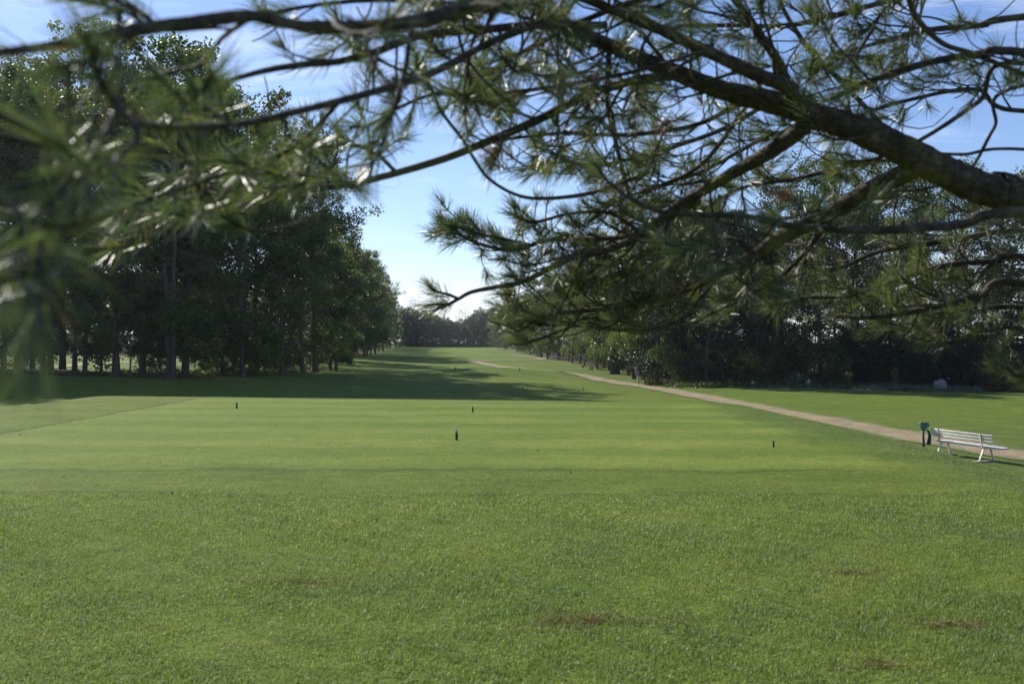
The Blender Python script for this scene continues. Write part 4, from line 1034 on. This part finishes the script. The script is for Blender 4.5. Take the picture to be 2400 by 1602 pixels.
# sagging thin dark branch from the right
branch([(2400, 498, 2.5), (2251, 526, 2.45), (2038, 540, 2.4), (1847, 528, 2.35), (1740, 506, 2.3), (1570, 500, 2.3), (1485, 468, 2.3), (1430, 430, 2.3), (1390, 380, 2.3)], [13, 12, 10, 9, 8, 6.5, 5.5, 4.5, 3], .35, .35, world_tail=[T(3.95, .03), (2.4, 3.0, 3.92, .016)], sl=(.1, .3))
branch([(2400, 123, 2.9), (2294, 128, 2.9), (2166, 149, 2.95), (2038, 190, 3.0), (1945, 232, 3.05)], [10, 10, 8, 6, 4], .8, .1, world_tail=[T(4.6, .04), (2.4, 3.2, 4.4, .02)], sl=(.15, .35))
branch([(2124, -20, 2.7), (2149, 43, 2.75), (2209, 102, 2.8), (2285, 128, 2.85), (2400, 175, 2.95)], [7, 7, 6, 6, 5], .35, 0, sl=(.1, .3))
branch([(2400, 149, 3.0), (2294, 238, 3.05), (2166, 323, 3.1), (2060, 370, 3.2), (1980, 380, 3.25)], [6, 6, 5, 4, 3], .5, .1, world_tail=[T(4.4, .03), (2.5, 3.3, 4.25, .015)], sl=(.12, .3))
branch([(2400, 350, 3.4), (2251, 362, 3.4), (2120, 345, 3.4), (2020, 290, 3.4), (1960, 230, 3.4)], [4, 4, 3.5, 3, 2.5], .35, .1, world_tail=[T(4.0, .03), (2.6, 3.5, 4.15, .01)], sl=(.1, .25))
# the long dark branch running down left through the sky gap
branch([(1700, 205, 3.05), (1600, 180, 3.0), (1500, 187, 2.95), (1420, 208, 2.92), (1369, 225, 2.9), (1274, 275, 2.85), (1159, 325, 2.8), (1044, 371, 2.75), (930, 405, 2.65), (822, 432, 2.55), (700, 446, 2.4), (600, 462, 2.2), (497, 482, 2.0), (400, 500, 1.9)],
       [13, 12, 11.5, 11, 11, 10.5, 10, 9, 8.5, 8, 6.5, 6, 5, 4], .95, .1, sl=(.12, .36), cones=1)
# branches across the top towards the left
branch([(1500, -160, 2.2), (1300, -80, 2.0), (1113, 8, 1.8), (1025, 38, 1.7), (930, 57, 1.6), (815, 63, 1.5), (700, 60, 1.4), (593, 38, 1.32), (459, 52, 1.25), (344, 67, 1.2), (210, 92, 1.15), (115, 109, 1.1), (0, 124, 1.05), (-120, 150, 1.0)],
       [26, 22, 20, 18, 16, 15, 14, 15, 16, 16, 14, 12, 11, 9], .55, .12, world_tail=[T(6.2, .06), (2.4, 3.0, 5.2, .035)], sl=(.15, .4), tuftn=55)
branch([(1420, 60, 2.6), (1250, 60, 2.5), (1130, 70, 2.4), (1025, 78, 2.3), (968, 88, 2.2), (891, 118, 2.15), (796, 144, 2.05), (700, 153, 2.0), (612, 168, 1.9), (500, 200, 1.8), (400, 225, 1.7)], [10, 10, 10, 10, 9.5, 9, 8.5, 8, 7, 5, 3], .85, .05, sl=(.12, .34), cones=0)
branch([(1300, 40, 2.5), (1150, 100, 2.3), (1025, 166, 2.1), (910, 205, 1.95), (796, 237, 1.8), (669, 268, 1.6), (560, 292, 1.45), (450, 298, 1.25), (340, 292, 1.1), (268, 240, 1.0), (232, 175, .95), (215, 110, .92)], [9, 9, 9, 9, 9, 9, 9, 10, 11, 11, 9, 6], .6, .05, sl=(.12, .32))
branch([(1000, 180, 2.4), (1018, 226, 2.45), (1044, 275, 2.5), (1083, 325, 2.6), (1113, 375, 2.7), (1144, 417, 2.8), (1197, 451, 2.9), (1255, 465, 3.0), (1350, 459, 3.1), (1427, 440, 3.2), (1530, 400, 3.3)], [3, 3.5, 4, 4, 4, 4, 4.2, 4.5, 5, 5, 4], .55, .0, sl=(.1, .28))
branch([(1650, 120, 2.8), (1500, 165, 2.75), (1350, 195, 2.7), (1236, 212, 2.65), (1120, 222, 2.6), (1025, 220, 2.5), (940, 250, 2.4), (870, 290, 2.3), (820, 300, 2.2)], [5, 5, 5, 5, 5, 4.5, 4, 3.5, 3], .95, .05, sl=(.12, .32), cones=0)
branch([(1410, 90, 2.9), (1427, 115, 2.95), (1423, 230, 3.1), (1433, 290, 3.2), (1446, 344, 3.3), (1465, 421, 3.4), (1480, 470, 3.45)], [7, 7, 6.5, 6, 6, 5.5, 5], .7, .2, sl=(.12, .3))
branch([(1760, 225, 3.3), (1640, 290, 3.3), (1500, 314, 3.25), (1400, 316, 3.2), (1320, 312, 3.15), (1220, 322, 3.1), (1159, 330, 3.05)], [7, 6, 5.5, 5, 5, 4, 3], .9, .1, sl=(.12, .32))
branch([(1800, 240, 3.5), (1700, 300, 3.6), (1560, 350, 3.7), (1420, 385, 3.75), (1300, 380, 3.8), (1220, 400, 3.8)], [6, 6, 5, 5, 4, 3], 1.0, .1, sl=(.12, .32))
# foliage mass over the fairway: the tuft that reaches furthest left
branch([(1640, 470, 3.6), (1500, 545, 3.75), (1400, 560, 3.85), (1300, 560, 3.95), (1200, 585, 4.0), (1120, 570, 4.05), (1060, 540, 4.1), (1035, 515, 4.1)], [8, 7, 6, 5, 5, 4, 3.5, 3], 2.6, .15, .97, sl=(.10, .2), inner=1, free=True)
branch([(1500, 545, 3.7), (1430, 500, 3.7), (1340, 500, 3.75), (1250, 520, 3.8), (1200, 500, 3.8)], [5, 5, 4, 4, 3], 1.4, .1, sl=(.1, .26))
branch([(1700, 625, 3.6), (1664, 670, 3.65), (1613, 738, 3.7), (1570, 760, 3.72), (1500, 775, 3.8), (1400, 768, 3.85), (1345, 763, 3.9), (1290, 785, 3.95), (1224, 806, 4.0), (1194, 803, 4.0)], [5, 5, 5, 5, 4.5, 4, 4, 3.5, 3, 3], 1.0, .2, sl=(.1, .26))
branch([(1560, 690, 3.8), (1500, 718, 3.9), (1431, 753, 3.95), (1380, 745, 4.0), (1330, 760, 4.0), (1260, 757, 4.05), (1215, 740, 4.1)], [5, 4.5, 4, 4, 4, 3.5, 3], 1.1, .0, sl=(.1, .3))
branch([(1600, 480, 3.8), (1520, 580, 3.9), (1450, 640, 4.0), (1360, 660, 4.1), (1280, 690, 4.2), (1220, 710, 4.2)], [5, 5, 4, 4, 3, 3], 1.3, .1, sl=(.12, .34))
# lower right mass
branch([(2400, 665, 3.6), (2300, 688, 3.6), (2230, 709, 3.6), (2124, 734, 3.65), (2017, 745, 3.7), (1960, 740, 3.75)], [9, 8, 7.5, 6, 5, 3.5], 1.6, .0, world_tail=[T(2.9, .05), (2.6, 3.6, 3.55, .02)], sl=(.14, .38))
branch([(2400, 602, 3.8), (2320, 612, 3.8), (2209, 623, 3.8), (2124, 649, 3.85), (1996, 692, 3.9), (1890, 698, 4.0), (1800, 720, 4.0)], [7, 6.5, 6, 5.5, 5, 4.5, 3], 1.5, .0, world_tail=[T(3.1, .05), (2.7, 3.8, 3.75, .02)], sl=(.14, .38), cones=0)
branch([(2400, 772, 3.7), (2330, 785, 3.7), (2251, 798, 3.7), (2166, 812, 3.7)], [6, 5, 4, 3], 1.5, .0, world_tail=[T(2.7, .05), (2.7, 3.7, 3.4, .015)], sl=(.12, .3))
branch([(2500, 850, 3.6), (2430, 870, 3.6), (2385, 880, 3.6), (2360, 860, 3.6)], [6, 5, 4, 3], 1.8, .0, world_tail=[T(2.5, .04), (2.6, 3.7, 3.3, .015)], sl=(.1, .2))
branch([(2400, 540, 4.1), (2300, 550, 4.1), (2180, 570, 4.15), (2060, 590, 4.2), (1960, 630, 4.25), (1880, 640, 4.3)], [7, 6, 6, 5, 4, 3], 1.3, .0, world_tail=[T(3.5, .05), (2.8, 3.9, 4.0, .02)], sl=(.16, .42))
branch([(2400, 720, 4.2), (2260, 735, 4.2), (2120, 770, 4.25), (2030, 780, 4.3)], [6, 5, 4, 3], 1.3, .0, world_tail=[T(2.8, .04), (2.8, 4.0, 3.6, .015)], sl=(.14, .34))
branch([(1960, 500, 3.6), (1860, 620, 3.75), (1780, 680, 3.8), (1700, 720, 3.85), (1640, 745, 3.9)], [6, 5.5, 5, 4, 3], 1.4, .1, sl=(.14, .36))
branch([(1770, 598, 3.55), (1720, 560, 3.6), (1650, 560, 3.7), (1560, 590, 3.8), (1480, 600, 3.9)], [6, 5, 5, 4, 3], 1.0, .1, sl=(.14, .34))
# upper right, behind the limb
branch([(2250, -60, 3.6), (2120, -10, 3.6), (1980, 30, 3.6), (1850, 60, 3.6), (1720, 60, 3.6), (1600, 60, 3.6)], [8, 7, 6, 6, 5, 4], 1.1, .0, world_tail=[T(5.4, .05), (2.8, 3.9, 5.1, .03)], sl=(.16, .42), cones=0)
branch([(2400, 40, 3.4), (2300, 60, 3.4), (2180, 70, 3.4), (2060, 100, 3.4), (1960, 130, 3.4)], [8, 7, 6, 5, 4], .9, .0, world_tail=[T(5.0, .05), (2.8, 3.6, 4.8, .03)], sl=(.16, .4))
branch([(2100, 330, 3.4), (1980, 200, 3.5), (1900, 120, 3.5), (1840, 30, 3.5), (1800, -60, 3.5)], [7, 6, 6, 5, 4], .8, .1, sl=(.14, .36))
branch([(1700, -100, 2.9), (1560, -20, 2.9), (1440, 20, 2.9), (1300, 80, 2.9), (1180, 150, 2.9), (1120, 190, 2.9)], [9, 8, 7, 6, 5, 3], 1.0, .1, world_tail=[T(6.0, .04), (2.6, 3.2, 5.3, .02)], sl=(.14, .4))
branch([(1500, -120, 2.6), (1350, -40, 2.5), (1200, 20, 2.4), (1050, 10, 2.3), (900, 0, 2.2), (760, 10, 2.1), (640, 30, 2.0)], [9, 8, 8, 7, 6, 5, 4], .9, .1, world_tail=[T(6.4, .04), (2.5, 3.1, 5.4, .02)], sl=(.14, .36))
branch([(1750, 250, 3.4), (1650, 380, 3.5), (1560, 430, 3.6), (1450, 470, 3.7), (1380, 520, 3.7)], [6, 5, 5, 4, 3], 1.0, .1, sl=(.12, .34))
branch([(1900, 290, 3.7), (1780, 330, 3.8), (1650, 400, 3.9), (1540, 440, 3.9), (1440, 500, 3.95)], [6, 5, 5, 4, 3], 1.0, .05, sl=(.14, .36))
branch([(2120, 370, 3.6), (1990, 390, 3.7), (1860, 420, 3.8), (1740, 440, 3.9), (1650, 490, 3.95)], [6, 5, 5, 4, 3], .9, .1, sl=(.14, .36))
branch([(2400, 260, 3.7), (2290, 210, 3.7), (2150, 230, 3.7), (2020, 270, 3.7), (1930, 330, 3.7)], [6, 5, 5, 4, 3], .7, .05, world_tail=[T(4.5, .03), (2.8, 3.8, 4.5, .02)], sl=(.14, .36))
branch([(2400, 200, 3.3), (2330, 300, 3.3), (2270, 400, 3.3), (2180, 440, 3.35), (2080, 450, 3.4)], [5, 4, 4, 3.5, 3], .5, .05, world_tail=[T(4.7, .03), (2.7, 3.4, 4.5, .02)], sl=(.14, .3))
branch([(2050, 60, 3.2), (2000, 150, 3.2), (1990, 250, 3.25), (2020, 330, 3.3)], [5, 4.5, 4, 3], .5, .1, sl=(.12, .3))
branch([(1075, 700, 3.86), (1050, 690, 3.86), (1025, 683, 3.86), (1008, 672, 3.86)], [4, 3.5, 3, 2.5], 3.5, .1, sl=(.05, .10), free=True, inner=1)
branch([(1049, 714, 3.87), (1020, 712, 3.88), (996, 718, 3.88)], [4, 3, 2.5], 3.5, .1, sl=(.05, .09), free=True, inner=1)
branch([(1250, 575, 3.9), (1180, 560, 3.95), (1110, 545, 4.0), (1060, 525, 4.0)], [4, 4, 3.5, 3], 2.6, .1, sl=(.06, .16), free=True, inner=1)
dn = Needles()
for q in [(1160, 350, 2.8), (1150, 375, 2.85), (1585, 655, 3.6), (1575, 640, 3.6), (1480, 755, 3.85), (1560, 290, 3.2), (1370, 200, 2.7), (1430, 440, 3.2), (1830, 455, 3.3)]:
    for _ in range(2): dn.tuft(P(*q), rng.standard_normal(3)+np.array([0, 0, -.6]), 45, .06, .05, 1.2)
_m = M['needle']; M['needle'] = M['dead_needle']; dn.build(pine); M['needle'] = _m
for o_ in bpy.data.objects:
    if o_.parent == pine and o_.name.startswith('needles'): o_.name = 'dead_needles'; o_['label'] = 'dead reddish brown needle clumps'
# close out-of-focus sprays on the left
branch([(268, 240, 1.0), (320, 300, .95), (300, 350, .92), (220, 400, .9), (150, 440, .88), (110, 480, .86)], [9, 9, 7, 6, 5, 4], .8, .25, sl=(.08, .18), tuftn=48)
branch([(-120, 150, 1.0), (-160, 260, .92), (-60, 380, .85), (43, 500, .8), (85, 600, .76), (100, 670, .74), (90, 740, .72), (85, 790, .71)], [9, 9, 9, 9, 9, 9, 9, 8], 1.0, .45, .97, sl=(.06, .16), tuftn=46)
branch([(700, 446, 2.1), (620, 400, 1.9), (520, 410, 1.7), (430, 440, 1.55), (340, 470, 1.45), (280, 500, 1.4)], [6, 6, 6, 5, 5, 4], 1.0, .1, sl=(.08, .22), tuftn=50)
branch([(800, 463, 2.2), (740, 500, 2.1), (680, 528, 2.0), (610, 541, 1.95), (560, 530, 1.9), (520, 505, 1.85)], [4, 4, 4, 4, 4, 3], 1.5, .1, sl=(.08, .2))
branch([(-160, 260, .92), (-60, 300, 1.0), (60, 330, 1.1), (160, 350, 1.15), (240, 380, 1.2)], [8, 7, 6, 5, 4], .7, .2, sl=(.08, .2), tuftn=48)
branch([(344, 67, 1.2), (300, 20, 1.25), (250, -20, 1.3), (180, -60, 1.3)], [7, 6, 5, 4], .7, .05, sl=(.08, .2), tuftn=48)
branch([(593, 38, 1.32), (520, 90, 1.4), (470, 150, 1.5), (400, 170, 1.55), (330, 190, 1.6)], [7, 6, 5, 5, 4], 1.0, .1, sl=(.08, .22), tuftn=50)
branch([(796, 237, 1.8), (740, 300, 1.8), (680, 350, 1.8), (600, 380, 1.8), (520, 380, 1.8)], [6, 5, 5, 4, 3], 1.2, .1, sl=(.08, .22))
branch([(930, 405, 2.65), (880, 360, 2.6), (820, 340, 2.6), (740, 350, 2.6), (660, 380, 2.6)], [5, 5, 4, 4, 3], 1.3, .1, sl=(.1, .26))

# ------------------------------------------------------------ air between the camera and the far trees
hm = bpy.data.materials.new('haze'); hm.use_nodes = True; hn_ = hm.node_tree.nodes; hn_.clear()
ho = hn_.new('ShaderNodeOutputMaterial'); hv_ = hn_.new('ShaderNodeVolumePrincipled')
hv_.inputs['Color'].default_value = (0.80, 0.88, 1.0, 1); hv_.inputs['Density'].default_value = 0.00011; hv_.inputs['Anisotropy'].default_value = 0.35
hm.node_tree.links.new(hv_.outputs[0], ho.inputs['Volume'])
zlo = float(GZ.min())-1.0
hb = MB(); hb.box((0, 1150, (zlo+34)/2), (3200, 3100, 34-zlo)); hz = hb.build('haze', hm, smooth=False); tag(hz, 'thin bluish haze in the air over the course', 'haze', kind='stuff')
sc.cycles.volume_bounces = 0
